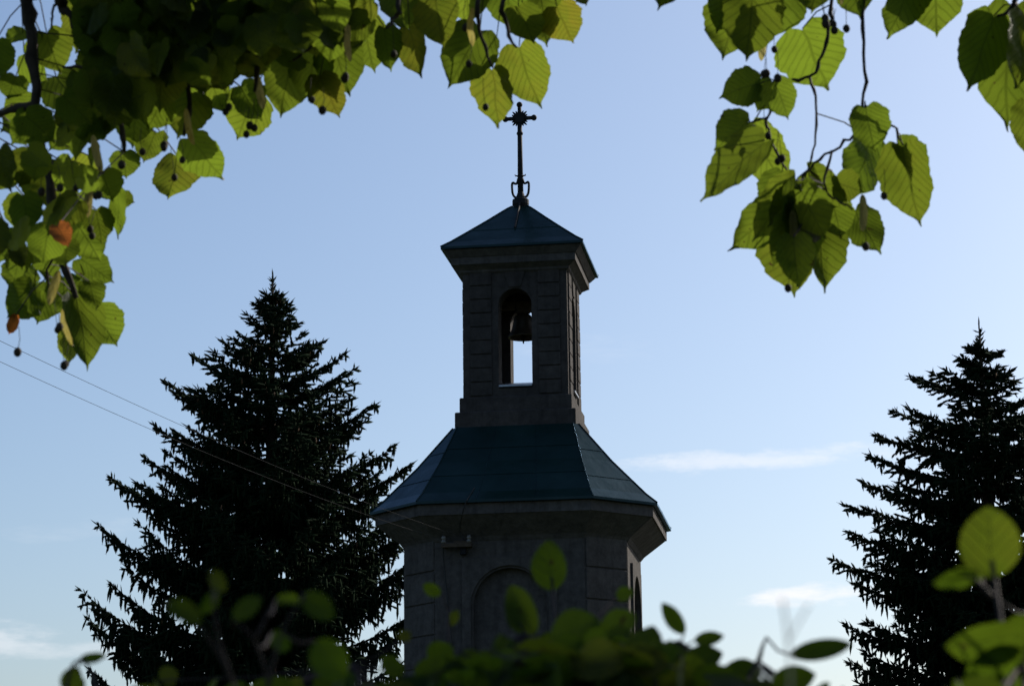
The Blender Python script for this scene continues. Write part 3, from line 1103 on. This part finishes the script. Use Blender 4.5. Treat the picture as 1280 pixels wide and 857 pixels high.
# linden: (base x, base y, tip x, tip y, width) of the blades that make its outline, and their distance
bough_left = [
    (33, 40, 8, 50, 30), (58, 40, 76, 93, 50), (-6, 52, 2, 100, 34), (30, 66, 50, 102, 42), (20, 95, 10, 128, 34), (70, 95, 112, 137, 54), (108, -6, 98, 68, 62),
    (44, 128, 2, 166, 48), (95, 155, 62, 190, 48), (130, 60, 112, 108, 55), (150, 62, 160, 120, 60), (185, 40, 190, 105, 65), (222, 195, 215, 255, 52), (238, 172, 277, 227, 50),
    (238, 116, 224, 170, 58), (204, 125, 184, 162, 42), (262, 92, 274, 138, 42), (232, 100, 250, 150, 50), (318, 118, 293, 175, 62), (300, 108, 330, 150, 46), (366, 74, 351, 148, 56),
    (416, 48, 438, 121, 60), (400, 94, 421, 150, 46), (392, 48, 350, 72, 42), (396, 56, 384, 126, 58), (455, 20, 467, 93, 56), (480, 34, 488, 90, 36), (512, 36, 525, 97, 38),
    (496, -18, 505, 44, 60), (545, -4, 549, 54, 56), (600, 38, 561, 109, 66), (649, 58, 671, 136, 60), (616, 86, 618, 161, 54), (696, 8, 712, 55, 50), (676, -8, 684, 59, 50), (648, 8, 667, 58, 46),
    (630, -30, 640, 40, 56), (582, -30, 585, 32, 60), (731, -26, 736, 8, 36), (525, -20, 530, 30, 55), (430, 0, 432, 66, 60), (360, 10, 372, 80, 60), (320, 30, 318, 98, 60), (285, 40, 276, 100, 56),
    (118, 388, 147, 434, 50), (96, 372, 110, 463, 46), (92, 400, 88, 458, 34), (100, 322, 137, 350, 42), (96, 278, 126, 326, 48), (120, 262, 128, 305, 36), (148, 238, 150, 299, 22), (146, 246, 169, 254, 24),
    (72, 282, 86, 309, 26), (62, 358, 46, 406, 42), (42, 358, 7, 398, 46), (20, 394, 10, 420, 14), (80, 345, 78, 396, 44), (112, 352, 120, 385, 32), (30, 330, 18, 368, 40), (60, 310, 52, 350, 44),
    (128, 215, 142, 252, 40), (155, 190, 158, 224, 36), (112, 195, 120, 245, 48), (40, 190, 24, 236, 48), (70, 215, 60, 262, 46), (30, 245, 22, 292, 46), (98, 240, 92, 285, 44), (10, 200, -8, 240, 44),
    (8, 285, -2, 330, 44), (130, 110, 128, 165, 56), (170, 130, 165, 185, 54), (195, 165, 180, 205, 40)]
bough_right = [
    (928, -4, 903, 78, 72), (942, -14, 932, 77, 74), (915, -24, 893, 42, 56), (985, -24, 968, 52, 66), (1003, 36, 1038, 112, 76), (950, 104, 899, 118, 46), (966, 102, 946, 141, 34), (968, 102, 987, 151, 40),
    (937, 152, 890, 186, 46), (956, 176, 875, 251, 58), (938, 160, 986, 238, 54), (986, 244, 918, 318, 60), (988, 282, 982, 370, 66), (1018, 268, 1041, 361, 60), (1000, 232, 1012, 356, 56),
    (1068, 262, 1101, 318, 50), (1090, 176, 1063, 252, 60), (1082, 134, 1097, 189, 50), (1128, 182, 1150, 284, 58), (1122, 180, 1169, 222, 40), (1010, 214, 1064, 256, 46), (1060, -34, 1080, 22, 52),
    (1142, -26, 1112, 51, 54), (1166, -36, 1174, 48, 72), (1242, 20, 1210, 114, 64), (1266, 8, 1254, 160, 84), (1286, 128, 1282, 191, 40), (1215, -45, 1215, -3, 50), (1280, 20, 1276, 110, 70), (1022, -36, 1020, 18, 56),
    (1006, 240, 962, 280, 48), (1002, 238, 1030, 300, 48), (978, 215, 955, 262, 40), (1040, 250, 1052, 300, 44), (1000, 262, 962, 332, 56), (1012, 246, 1004, 312, 50), (1046, 228, 1080, 240, 40), (996, 226, 946, 300, 54), (1018, 262, 1028, 340, 52), (992, 296, 1000, 358, 46)]
tints = {(72, 282): 2.0, (20, 394): 1.9, (696, 8): 0.75, (616, 86): 0.4, (400, 94): 0.6, (222, 195): 0.5, (512, 36): 0.5, (988, 282): 0.35, (1128, 182): .2, (96, 372): .1}
fruits = [(205, 185), (228, 200), (218, 222), (282, 140), (318, 160), (390, 125), (403, 138), (432, 95), (492, 68), (582, 35), (586, 80), (607, 134), (152, 206), (178, 190), (95, 235), (113, 232), (75, 235), (115, 295),
          (958, 92), (972, 98), (968, 62), (1032, 30), (1043, 38), (1058, 36), (960, 170), (972, 202), (1105, 245), (1082, 308), (995, 330), (1000, 320), (985, 360), (22, 440), (72, 412), (82, 455), (308, 168), (52, 240), (120, 245)]


def leaf_at(L, spec, depth, rng, tint):
    bx, by, tx, ty, wpx = spec
    dz = rng.uniform(-.035, .035)
    b = ray(bx, by, depth)
    tp = ray(tx, ty, depth + dz)
    ax = tp - b
    yaw = rng.uniform(-.75, .75)
    side = ax.cross(FWD).normalized()
    nrm = (-FWD) * math.cos(yaw) + side * math.sin(yaw)
    nrm.z += rng.uniform(-.25, .35)
    wid = wpx * 1.06 * depth / FPX / max(.75, math.cos(yaw))
    L.add(b, ax, nrm, ax.length * .96, wid, tint, fold=rng.uniform(-.05, .42), curl=rng.uniform(-.2, .5), rng=rng)
    return b


linden = thing('linden_tree', 'linden tree whose heart-shaped sunlit leaves hang across the top', 'linden tree', (-3.1, 4.7, 0))
LI = Matrix.Translation((-3.1, 4.7, 0)).inverted()


class Shift:
    """world-space building under a thing whose Empty stands at its base"""
    def __init__(self, origin):
        self.o = Vector(origin)

    def fix(self, o):
        o.matrix_parent_inverse = Matrix.Translation(-self.o)
        return o


SH = Shift((-3.1, 4.7, 0))
rng = random.Random(77)
bm = bmesh.new()
trunk_pts = [(-3.1, 4.7, -0.1), (-3.08, 4.68, 0.6), (-3.02, 4.62, 1.5), (-2.92, 4.55, 2.5), (-2.75, 4.5, 3.6), (-2.7, 4.5, 5.0), (-2.75, 4.55, 6.6)]
add_tube(bm, smooth_path(trunk_pts, 5), [0.20 * (1 - i / 34) + 0.035 for i in range(31)], 14)
SH.fix(obj('trunk', bm, M['bark'], linden, smooth=True))


def limb(bmx, pts, r0, r1, n=8):
    p = smooth_path(pts, 6)
    add_tube(bmx, p, [r0 + (r1 - r0) * i / (len(p) - 1) for i in range(len(p))], n)


def knobby(bmx, pts, r0, r1, rng):
    """a twig with buds and small kinks"""
    p = smooth_path(pts, 4)
    q = []
    for i, a in enumerate(p):
        q.append(a + Vector((rng.gauss(0, 1), rng.gauss(0, 1), rng.gauss(0, 1))) * (min(r0 * .6, .0016) if 0 < i < len(p) - 1 else 0))
    rad = [(r0 + (r1 - r0) * i / (len(p) - 1)) * (1.0 + (0.35 if i % 4 == 2 else 0)) for i in range(len(p))]
    add_tube(bmx, q, rad, 6)


# left bough: comes off the trunk above the frame, side branches hang down into it
bl = bmesh.new()
limb(bl, [(-2.78, 4.5, 3.3), (-2.2, 4.1, 3.75), (-1.4, 3.8, 3.75), (-0.6, 3.65, 3.55), (-0.1, 3.6, 3.35), (0.15, 3.58, 3.12)], 0.045, 0.006)
for tip in ((-2.9, 5.9, 5.2), (-2.0, 5.6, 5.8), (-1.1, 5.2, 5.4), (-.3, 4.9, 4.9), (-1.6, 4.4, 4.6), (-.9, 4.2, 4.1), (-2.3, 6.3, 4.4), (-.2, 6.0, 5.6), (-3.3, 4.2, 4.8)):      # limbs under the leaves added above the picture to block skylight
    limb(bl, [(-2.72, 4.5, 4.2), (-2.72 + (tip[0] + 2.72) * .45, 4.5 + (tip[1] - 4.5) * .45, 4.2 + (tip[2] - 4.2) * .6), tip], 0.035, 0.004)
left_nodes = []
for pts, r in [([(-1.2, 3.78, 3.72), ray(22, -60, 3.75), ray(32, 0, 3.7), ray(38, 40, 3.68), ray(45, 110, 3.66), ray(55, 200, 3.64), ray(72, 300, 3.62), ray(95, 372, 3.6)], .012),
               ([(-1.0, 3.72, 3.70), ray(60, -50, 3.62), ray(74, 2, 3.6), ray(88, 22, 3.58), ray(120, 80, 3.57), ray(150, 150, 3.56), ray(155, 190, 3.56)], .009),
               ([(-0.6, 3.65, 3.55), ray(200, -20, 3.6), ray(225, 60, 3.58), ray(238, 115, 3.57), ray(230, 170, 3.55)], .008),
               ([(-0.45, 3.63, 3.5), ray(290, -20, 3.55), ray(320, 60, 3.52), ray(318, 115, 3.5)], .007),
               ([(-0.3, 3.62, 3.45), ray(400, -20, 3.6), ray(405, 30, 3.58), ray(392, 55, 3.57), ray(366, 76, 3.56)], .005),
               ([ray(405, 28, 3.58), ray(412, 45, 3.6), ray(416, 50, 3.6)], .003),
               ([(-0.15, 3.6, 3.38), ray(500, -20, 3.55), ray(496, 20, 3.53), ray(482, 36, 3.5)], .005),
               ([(0.0, 3.6, 3.25), ray(598, -15, 3.55), ray(600, 36, 3.53), ray(616, 84, 3.52)], .005),
               ([(0.05, 3.6, 3.22), ray(632, -15, 3.5), ray(632, 30, 3.48), ray(646, 60, 3.47)], .005),
               ([ray(45, 130, 3.66), ray(0, 142, 3.7), ray(-60, 150, 3.8)], .007),
               ([ray(140, 86, 3.57), ray(112, 84, 3.6), ray(78, 84, 3.62)], .004),
               ([ray(70, 2, 3.6), ray(66, 15, 3.6), ray(64, 36, 3.6)], .0025),
               ([ray(55, 200, 3.64), ray(90, 215, 3.6), ray(130, 216, 3.58)], .004),
               ([ray(72, 300, 3.62), ray(62, 330, 3.62), ray(60, 360, 3.62)], .003)]:
    knobby(bl, pts, r, max(.0016, r * .35), rng)
    left_nodes += [Vector(p) for p in smooth_path(pts, 4)]
branch_l = SH.fix(obj('branch', bl, M['bark'], linden, smooth=True))

brr = bmesh.new()
limb(brr, [(-2.75, 4.5, 3.9), (-1.8, 4.2, 4.35), (-0.6, 4.0, 4.30), (0.4, 3.9, 4.0), (1.1, 3.85, 3.7), (1.5, 3.8, 3.5)], 0.05, 0.008)
for tip in ((2.0, 3.5, 3.4), (2.6, 3.2, 3.1), (1.7, 3.1, 2.9), (2.3, 3.9, 3.6)):      # limbs that carry the added shade leaves beyond the right of the picture
    limb(brr, [(0.9, 3.86, 3.8), (0.9 + (tip[0] - .9) * .5, 3.86 + (tip[1] - 3.86) * .4, 3.9 + (tip[2] - 3.8) * .3), tip], 0.016, 0.003)
right_nodes = []
for pts, r in [([(0.55, 3.88, 3.95), ray(1045, -90, 3.75), ray(1040, -8, 3.7), ray(1036, 35, 3.68), ray(1028, 70, 3.67), ray(1012, 96, 3.66), ray(985, 103, 3.65), ray(968, 122, 3.64), ray(958, 146, 3.63), ray(935, 154, 3.62)], .0034),
               ([ray(1012, 96, 3.66), ray(1020, 130, 3.65), ray(1019, 180, 3.64), ray(1010, 212, 3.63)], .0022),
               ([(0.65, 3.87, 3.92), ray(1082, -90, 3.65), ray(1078, 0, 3.62), ray(1080, 70, 3.6), ray(1081, 132, 3.6), ray(1068, 166, 3.6), ray(1040, 188, 3.61), ray(1012, 210, 3.62), ray(1000, 232, 3.62)], .0032),
               ([ray(1081, 132, 3.6), ray(1104, 148, 3.6), ray(1120, 162, 3.6), ray(1129, 181, 3.6)], .0022),
               ([ray(958, 146, 3.63), ray(962, 170, 3.63), ray(985, 215, 3.62), ray(1002, 236, 3.62)], .002),
               ([ray(1040, 188, 3.61), ray(1030, 230, 3.6), ray(1045, 250, 3.6), ray(1066, 262, 3.59)], .002),
               ([(0.35, 3.9, 4.0), ray(950, -80, 3.7), ray(940, -20, 3.68), ray(930, 0, 3.66)], .004),
               ([(0.95, 3.86, 3.78), ray(1160, -80, 3.6), ray(1155, -25, 3.58)], .004),
               ([(1.2, 3.84, 3.65), ray(1290, -40, 3.6), ray(1270, 5, 3.58), ray(1246, 20, 3.57)], .004),
               ([ray(1290, -40, 3.6), ray(1300, 60, 3.6), ray(1288, 128, 3.6)], .003)]:
    knobby(brr, pts, r, max(.0013, r * .5), rng)
    right_nodes += [Vector(p) for p in smooth_path(pts, 4)]
branch_r = SH.fix(obj('branch', brr, M['twig'], linden, smooth=True))

# stalks run from each blade back to the nearest twig
stalk_l, stalk_r = bmesh.new(), bmesh.new()


def stalk(bmx, b, nodes, r=.0011):
    best = min(nodes, key=lambda p: (p - b).length + max(0, b.z - p.z) * 0.4)
    d = (best - b).length
    if d > .28:
        best = b + (best - b).normalized() * .10 + Vector((0, 0, .05))
    mid = b.lerp(best, .5) + Vector((0, 0, .008))
    add_tube(bmx, [b, mid, best], r, 4)


LL, LR = Leaves('heart'), Leaves('heart')
for i, s in enumerate(bough_left):
    b = leaf_at(LL, s, 3.34 if s[0] == 72 and s[1] == 282 else 3.84 + rng.uniform(-.12, .12), rng, tints.get((s[0], s[1]), rng.choice([0, 0, .05, .15, .3])))
    stalk(stalk_l, b, left_nodes)
front = {(1000, 232), (1000, 262), (1012, 246), (996, 226), (992, 296), (1006, 240), (1002, 238), (942, -14), (956, 176)}
back = {(988, 282), (1018, 268), (986, 244), (1068, 262), (1018, 262), (1003, 36), (1090, 176), (938, 160)}
for i, s in enumerate(bough_right):
    b = leaf_at(LR, s, (3.46 if s[:2] in front else 3.78 if s[:2] in back else 3.63) + rng.uniform(-.07, .07), rng, tints.get((s[0], s[1]), rng.choice([0, 0, .05, .12, .2])))
    stalk(stalk_r, b, right_nodes)
# the thick of the left bough
dense = [(92, -25), (450, -25), (455, 40), (420, 62), (350, 85), (290, 100), (230, 110), (190, 135), (160, 170), (140, 200), (122, 250), (100, 300), (80, 330), (30, 340), (-25, 310), (-25, 170), (60, 160), (125, 95), (112, 30)]
cnt = 0
while cnt < 200:
    x, y = rng.uniform(-30, 460), rng.uniform(-30, 345)
    if not inside(dense, x, y):
        continue
    if y > 150 and rng.random() < .72:
        continue
    cnt += 1
    a = rng.gauss(math.pi / 2, .6)
    ln = rng.uniform(32, 56)
    dp = rng.uniform(3.35, 3.80)
    ln *= 3.6 / dp
    spec = (x - math.cos(a) * ln * .5, y - math.sin(a) * ln * .6, x + math.cos(a) * ln * .5, y + math.sin(a) * ln * .4, ln * rng.uniform(.75, .95))
    b = leaf_at(LL, spec, dp, rng, rng.choice([0, 0, 0, .1, .3]))
cnt = 0
while cnt < 120:
    x, y = rng.uniform(85, 470), rng.uniform(-40, 100)
    if not inside(dense, x, y):
        continue
    cnt += 1
    a = rng.gauss(math.pi / 2, .6)
    ln = rng.uniform(40, 62)
    leaf_at(LL, (x, y - ln * .5, x + math.cos(a) * ln * .5, y + ln * .4, ln * .9), rng.uniform(3.4, 3.85), rng, 0)
k = 0
while k < 900:  # unseen crown leaves added to block skylight, mostly sparing the bough's sun path
    q = Vector((rng.uniform(-3.4, .4), rng.uniform(3.8, 6.6), rng.uniform(3.0, 6.2)))
    d = q - EYE
    f_ = d.dot(FWD)
    x, y = 640 + FPX * d.dot(RGT) / f_, 428.5 - FPX * d.dot(UPV) / f_
    k += 1
    if y > -80:
        continue
    blocks = False
    for st in range(1, 22):
        z = q - SUNV * (st * .2)
        if -1.05 < z.x < .25 and 3.5 < z.y < 4.1 and 2.1 < z.z < 3.2:
            blocks = True
    if blocks and rng.random() < .85:
        continue
    a = rng.gauss(math.pi / 2, .7)
    ln = rng.uniform(60, 90) * 3.6 / f_ * 1.2
    leaf_at(LL, (x, y, x + math.cos(a) * ln, y + math.sin(a) * ln, ln * .9), f_, rng, 0)
# above the frame the crown goes on
for k in range(200):
    x = rng.uniform(-260, 900)
    y = rng.uniform(-420, -40)
    a = rng.gauss(math.pi / 2, .7)
    ln = rng.uniform(44, 70)
    dp = rng.uniform(3.2, 3.8)
    leaf_at(LL, (x, y, x + math.cos(a) * ln, y + math.sin(a) * ln, ln * .85), dp, rng, rng.choice([0, 0, .1]))
for k in range(70):
    x = rng.uniform(880, 1420)
    y = rng.uniform(-330, -70)
    a = rng.gauss(math.pi / 2, .7)
    ln = rng.uniform(44, 70)
    leaf_at(LR, (x, y, x + math.cos(a) * ln, y + math.sin(a) * ln, ln * .85), rng.uniform(3.4, 4.1), rng, 0)
lit = [ray(1237, 675, 1.22), ray(1205, 722, 1.22), ray(1225, 808, 1.2), ray(1250, 845, 1.2), ray(652, 760, 1.6), ray(640, 740, 1.6), ray(488, 830, 1.5), ray(535, 835, 1.5), ray(608, 826, 1.5), ray(230, 766, 1.15), ray(85, 850, 1.42), ray(116, 822, 1.42), ray(268, 726, 1.2), ray(210, 845, 1.6)]
for k in range(2000):      # leaves added out of view to shade the shrubs, all but a few flecks
    p0 = Vector((rng.uniform(-.62, .42), rng.uniform(1.0, 1.95), rng.uniform(1.50, 1.85)))
    q = p0 + SUNV * rng.uniform(1.9, 3.6)
    d = q - EYE
    f_ = d.dot(FWD)
    x, y = 640 + FPX * d.dot(RGT) / f_, 428.5 - FPX * d.dot(UPV) / f_
    if x < 1350 and y > -75:
        continue
    if p0.x > .19 and p0.y < 1.5:
        continue
    if any(((q - L0) - SUNV * (q - L0).dot(SUNV)).length < (.085 if L0.x > .15 else .055 if abs(L0.x) < .025 else .036) for L0 in lit):
        continue
    a = rng.gauss(math.pi / 2, .7)
    ln = rng.uniform(46, 76)
    leaf_at(LR, (x, y, x + math.cos(a) * ln, y + math.sin(a) * ln, ln * .85), f_, rng, 0)
for L0 in (ray(728, 768, 1.62), ray(775, 770, 1.6), ray(750, 785, 1.6)):  # more unseen leaves added on the sun lines to darken these shrub blades
    for k in range(9):
        q = L0 + SUNV * rng.uniform(2.0, 3.4) + Vector((rng.gauss(0, .022), rng.gauss(0, .022), rng.gauss(0, .022)))
        d = q - EYE
        f_ = d.dot(FWD)
        x, y = 640 + FPX * d.dot(RGT) / f_, 428.5 - FPX * d.dot(UPV) / f_
        if x > 1350 or y < -75:
            leaf_at(LR, (x, y - 30, x, y + 30, 56), f_, rng, 0)
LL.build('foliage', M['linden_leaf'], branch_l)
LR.build('foliage', M['linden_leaf'], branch_r)
obj('leaf_stalks', stalk_l, M['twig'], branch_l)
obj('leaf_stalks', stalk_r, M['twig'], branch_r)
for side_, br_ in ((0, branch_l), (1, branch_r)):
    bm = bmesh.new()
    bl_ = Leaves('strap')
    for fx, fy in fruits:
        if (fx > 800) != bool(side_):
            continue
        dp = 3.47 + rng.uniform(-.06, .06)
        p = ray(fx, fy, dp)
        r = .0056
        for k in range(rng.choice([1, 1, 2])):
            q = p + Vector((rng.uniform(-.008, .008), rng.uniform(-.008, .008), rng.uniform(-.004, .012))) * k
            sphere(bm, q, r * rng.uniform(.85, 1.1), 8, (1, 1, 1.2))
            top = ray(fx + rng.uniform(-6, 6), fy - rng.uniform(26, 40), dp + .02)
            add_tube(bm, [q, q.lerp(top, .5) + Vector((rng.uniform(-.003, .003), 0, 0)), top], .0006, 4)
        if rng.random() < .42:
            top = ray(fx + rng.uniform(-5, 5), fy - rng.uniform(60, 80), dp + .02)
            ax = Vector((rng.uniform(-.25, .25), rng.uniform(-.3, .3), -1))
            bl_.add(top, ax, Vector((rng.uniform(-1, 1), -1, rng.uniform(-.4, .4))), .055, .013, rng.choice([.3, .8]), .1, .3, rng)
    obj('fruit', bm, M['fruit'], br_, smooth=True)
    bl_.build('bract', M['bract'], br_)


# ------------------------------------------------------------------ shrubs in front
def shrub(label, base, stems, blades, fill, seed, extra_depth=(1.35, 1.75), dry=None):
    rng = random.Random(seed)
    t = thing('shrub', label, 'shrub', base)
    sh = Shift(base)
    bmw = bmesh.new()
    nodes = []
    for pts, r in stems:
        p = smooth_path(pts, 5)
        nodes += p
        add_tube(bmw, p, [r * (1 - .7 * i / (len(p) - 1)) for i in range(len(p))], 6)
    L = Leaves('oval')

    def petiole(b):
        best = min(nodes, key=lambda p: (p - b).length)
        if (best - b).length < .16:
            add_tube(bmw, [b, b.lerp(best, .5) + Vector((0, 0, -.003)), best], .0008, 4)

    for s in blades:
        spec, dp, ti, yaw = s[:5], s[5], s[6], s[7]
        b, tp = ray(spec[0], spec[1], dp), ray(spec[2], spec[3], dp + rng.uniform(-.01, .01))
        ax = tp - b
        side = ax.cross(FWD).normalized()
        nrm = (-FWD) * math.cos(yaw) + side * math.sin(yaw)
        L.add(b, ax, nrm, ax.length, spec[4] * dp / FPX / max(.5, math.cos(yaw)), ti, rng.uniform(.05, .25), rng.uniform(-.1, .25), rng)
        petiole(b)
    for poly, count, size in fill:
        x0, x1 = min(p[0] for p in poly), max(p[0] for p in poly)
        y0, y1 = min(p[1] for p in poly), max(p[1] for p in poly)
        c = 0
        while c < count:
            x, y = rng.uniform(x0, x1), rng.uniform(y0, y1)
            if not inside(poly, x, y):
                continue
            c += 1
            dp = rng.uniform(*extra_depth)
            b = ray(x, y, dp)
            ax = Vector((rng.gauss(0, 1), rng.gauss(0, .8), rng.gauss(.15, .6)))
            nrm = Vector((rng.gauss(0, .6), rng.gauss(-.2, .6), rng.gauss(.8, .5)))
            ln = size * rng.uniform(.75, 1.2)
            L.add(b - ax.normalized() * ln * .5, ax, nrm, ln, ln * rng.uniform(.62, .8), rng.choice([0, 0, .1, .35]), rng.uniform(.05, .3), rng.uniform(-.1, .3), rng)
            petiole(b)
    # the body of the shrub below the picture
    for k in range(fill[0][1] if fill else 60):
        pass
    sh.fix(obj('stems', bmw, M['twig'], t, smooth=True))
    sh.fix(L.build('foliage', M['shrub_leaf'], t))
    if dry:
        bmd = bmesh.new()
        for pts, r in dry:
            add_tube(bmd, smooth_path(pts, 5), r, 6)
        sh.fix(obj('dry_twig', bmd, M['dry_stem'], t, smooth=True))
    return t


def up(px, py, dp, x0, y0, lean=.1):
    """a stem from the shrub's foot to a place in its top"""
    e = ray(px, py, dp)
    return [(x0 + rng.uniform(-.05, .05), y0 + rng.uniform(-.05, .05), 0.0), (x0 + (e.x - x0) * .35, y0 + (e.y - y0) * .4, .75), (x0 + (e.x - x0) * .75, y0 + (e.y - y0) * .8, 1.35), e]


mid_base = (0.0, 1.62, 0)
stems = []
for px, py, dp in [(690, 720, 1.75), (655, 790, 1.6), (775, 800, 1.5), (848, 800, 1.55), (500, 850, 1.5), (560, 760, 1.9), (440, 830, 1.6), (610, 820, 1.5), (720, 790, 1.65)]:
    e = ray(px, py, dp)
    stems.append((up(px, py, dp, e.x * .6 + rng.uniform(-.15, .15), 1.62), .003))
for pts in ([(330, 960), (290, 850), (255, 790), (208, 752)], [(290, 850), (272, 790), (262, 716)], [(330, 960), (335, 860), (318, 800), (292, 774)], [(335, 860), (352, 790), (380, 744)], [(318, 800), (345, 748)]):
    stems.append(([ray(x, y, 1.14) for x, y in pts], .0011))
stems.append(([ray(935, 850, 1.5), ray(948, 825, 1.5), ray(953, 808, 1.5), ray(958, 796, 1.5)], .0022))
blades = [(690, 738, 684, 674, 44, 1.75, 0, .3), (668, 792, 634, 732, 42, 1.6, .1, .5), (640, 738, 668, 790, 34, 1.62, 0, -.4), (855, 792, 828, 752, 22, 1.55, 0, .3), (868, 800, 905, 794, 18, 1.55, 0, .2), (988, 818, 1066, 804, 26, 1.35, 0, .2),
          (965, 856, 1020, 842, 36, 1.4, 0, .2), (505, 842, 474, 822, 26, 1.5, .1, .2), (520, 850, 548, 822, 26, 1.5, .1, .3), (552, 740, 528, 732, 18, 1.9, 0, .3), (562, 782, 572, 762, 14, 1.9, .3, .3),
          (210, 752, 252, 778, 26, 1.12, .1, .4), (262, 714, 280, 740, 18, 1.1, .3, .6), (270, 738, 252, 768, 18, 1.15, 0, .5), (292, 775, 326, 742, 24, 1.1, 0, .6), (345, 748, 376, 752, 15, 1.2, 0, .7), (378, 742, 418, 772, 30, 1.15, 0, .4), (340, 790, 362, 812, 24, 1.2, 0, .3), (395, 800, 430, 850, 46, 1.15, 0, .3),
          (690, 800, 748, 772, 46, 1.55, 0, .6), (748, 800, 796, 768, 38, 1.55, 0, .7), (770, 745, 792, 738, 18, 1.7, 0, .4), (755, 800, 790, 788, 22, 1.5, .05, .4), (825, 800, 800, 840, 34, 1.55, 0, .2), (500, 800, 512, 788, 16, 1.6, .6, .3),
          (630, 792, 622, 812, 16, 1.5, .1, .4), (575, 815, 605, 835, 24, 1.5, .1, .5), (540, 830, 565, 805, 40, 1.6, 0, .2), (690, 800, 735, 822, 40, 1.45, 0, .2), (850, 830, 905, 815, 34, 1.5, 0, .2), (900, 850, 950, 830, 34, 1.5, 0, .2), (200, 850, 222, 838, 26, 1.6, .3, .4), (420, 856, 446, 842, 26, 1.45, 0, .2)]
fill = [([(440, 900), (470, 872), (540, 846), (600, 828), (690, 806), (780, 800), (815, 812), (870, 838), (945, 855), (955, 900), (450, 910)], 330, .034),
        ([(190, 890), (230, 872), (330, 860), (460, 858), (460, 900), (190, 900)], 26, .032),
        ([(180, 960), (180, 872), (1060, 872), (1060, 960)], 260, .036),
        ([(60, 1300), (60, 960), (1150, 960), (1150, 1300)], 220, .036)]
dry = [([ray(988, 1200, .75), ray(986, 960, .74), ray(988, 850, .74), ray(984, 790, .74), ray(978, 748, .74)], .0004), ([ray(986, 800, .74), ray(1002, 770, .74), ray(1012, 755, .74)], .0003)]
shrub('wide shrub of small oval leaves in front of the tower foot', mid_base, stems, blades, fill, 5, dry=dry)

e = ray(1240, 760, 1.25)
rb_ = (0.42, 1.3, 0)
stems = [(up(1240, 700, 1.22, .40, 1.3), .004), (up(1275, 830, 1.2, .44, 1.3), .004), ([ray(1240, 745, 1.22), ray(1215, 722, 1.22), ray(1185, 720, 1.22)], .0016)]
blades = [(1238, 722, 1236, 632, 74, 1.22, .25, .25), (1222, 716, 1165, 728, 26, 1.22, 0, .5), (1228, 722, 1196, 712, 20, 1.24, .1, .5), (1290, 790, 1185, 812, 60, 1.2, .1, .5), (1285, 815, 1205, 860, 70, 1.2, 0, .3), (1262, 850, 1215, 880, 50, 1.2, .1, .4), (1300, 770, 1250, 800, 40, 1.25, .1, .5)]
fill = [([(1195, 960), (1195, 875), (1400, 840), (1400, 960)], 40, .036), ([(1150, 1250), (1150, 960), (1500, 960), (1500, 1250)], 70, .036)]
shrub('shrub shoot with big bright rounded leaves in front of the spire-topped spruce', rb_, stems, blades, fill, 6, (1.1, 1.4))

lb_ = (-.33, 1.5, 0)
stems = [(up(84, 850, 1.42, -.30, 1.5), .004), ([ray(80, 870, 1.42), ray(90, 832, 1.42), ray(105, 822, 1.42)], .0016)]
blades = [(84, 868, 98, 832, 30, 1.42, .1, .3), (98, 826, 134, 820, 13, 1.42, 0, .6), (80, 880, 104, 848, 32, 1.44, .1, .3)]
fill = [([(20, 960), (20, 885), (150, 885), (150, 960)], 24, .034), ([(-100, 1250), (-100, 960), (180, 960), (180, 1250)], 60, .036)]
shrub('lone shrub tip with two bright leaves below the pale low cloud', lb_, stems, blades, fill, 9, (1.3, 1.55))

# ------------------------------------------------------------------ small tree at the left edge
rng = random.Random(41)
tb = ray(-70, 900, 29.0)
t = thing('deciduous_tree', 'thin leafy tree of which only twig tips show at the lower left edge', 'tree', (tb.x, tb.y, 0))
wood = bmesh.new()
tips = []


def grow(p, d, ln, r, lev):
    n_ = 4
    pts = [p]
    for i in range(n_):
        d = (d + Vector((rng.gauss(0, .16), rng.gauss(0, .16), rng.gauss(.05, .08)))).normalized()
        pts.append(pts[-1] + d * (ln / n_))
    add_tube(wood, pts, [r * (1 - .5 * i / n_) for i in range(n_ + 1)], 5)
    if lev == 0:
        tips.extend(pts[1:])
        return
    for k in range(4):
        a = rng.uniform(0, 6.28)
        e = (d * .9 + Vector((math.cos(a), math.sin(a), rng.uniform(-.1, .5))) * .75).normalized()
        grow(pts[rng.choice([2, 3, 4])], e, ln * rng.uniform(.5, .7), r * .5, lev - 1)


grow(Vector((0, 0, -.05)), Vector((0, 0, 1)), 2.7, .09, 4)
obj('trunk', wood, M['bark'], t)
V, Q = [], []
for p in tips:
    for k in range(2):
        a = Vector((rng.gauss(0, 1), rng.gauss(0, 1), rng.gauss(-.3, 1))).normalized()
        b = a.orthogonal().normalized()
        c = p + Vector((rng.gauss(0, .05), rng.gauss(0, .05), rng.gauss(0, .05)))
        i0 = len(V)
        ln = rng.uniform(.05, .09)
        V += [c[:], (c + a * ln * .5 + b * ln * .3)[:], (c + a * ln)[:], (c + a * ln * .5 - b * ln * .3)[:]]
        Q.append((i0, i0 + 1, i0 + 2, i0 + 3))
link('crown', np_mesh('crown', np.array(V), np.array(Q), None, False), M['needles'], t)
print('small tree height', max(v.z for v in tips))
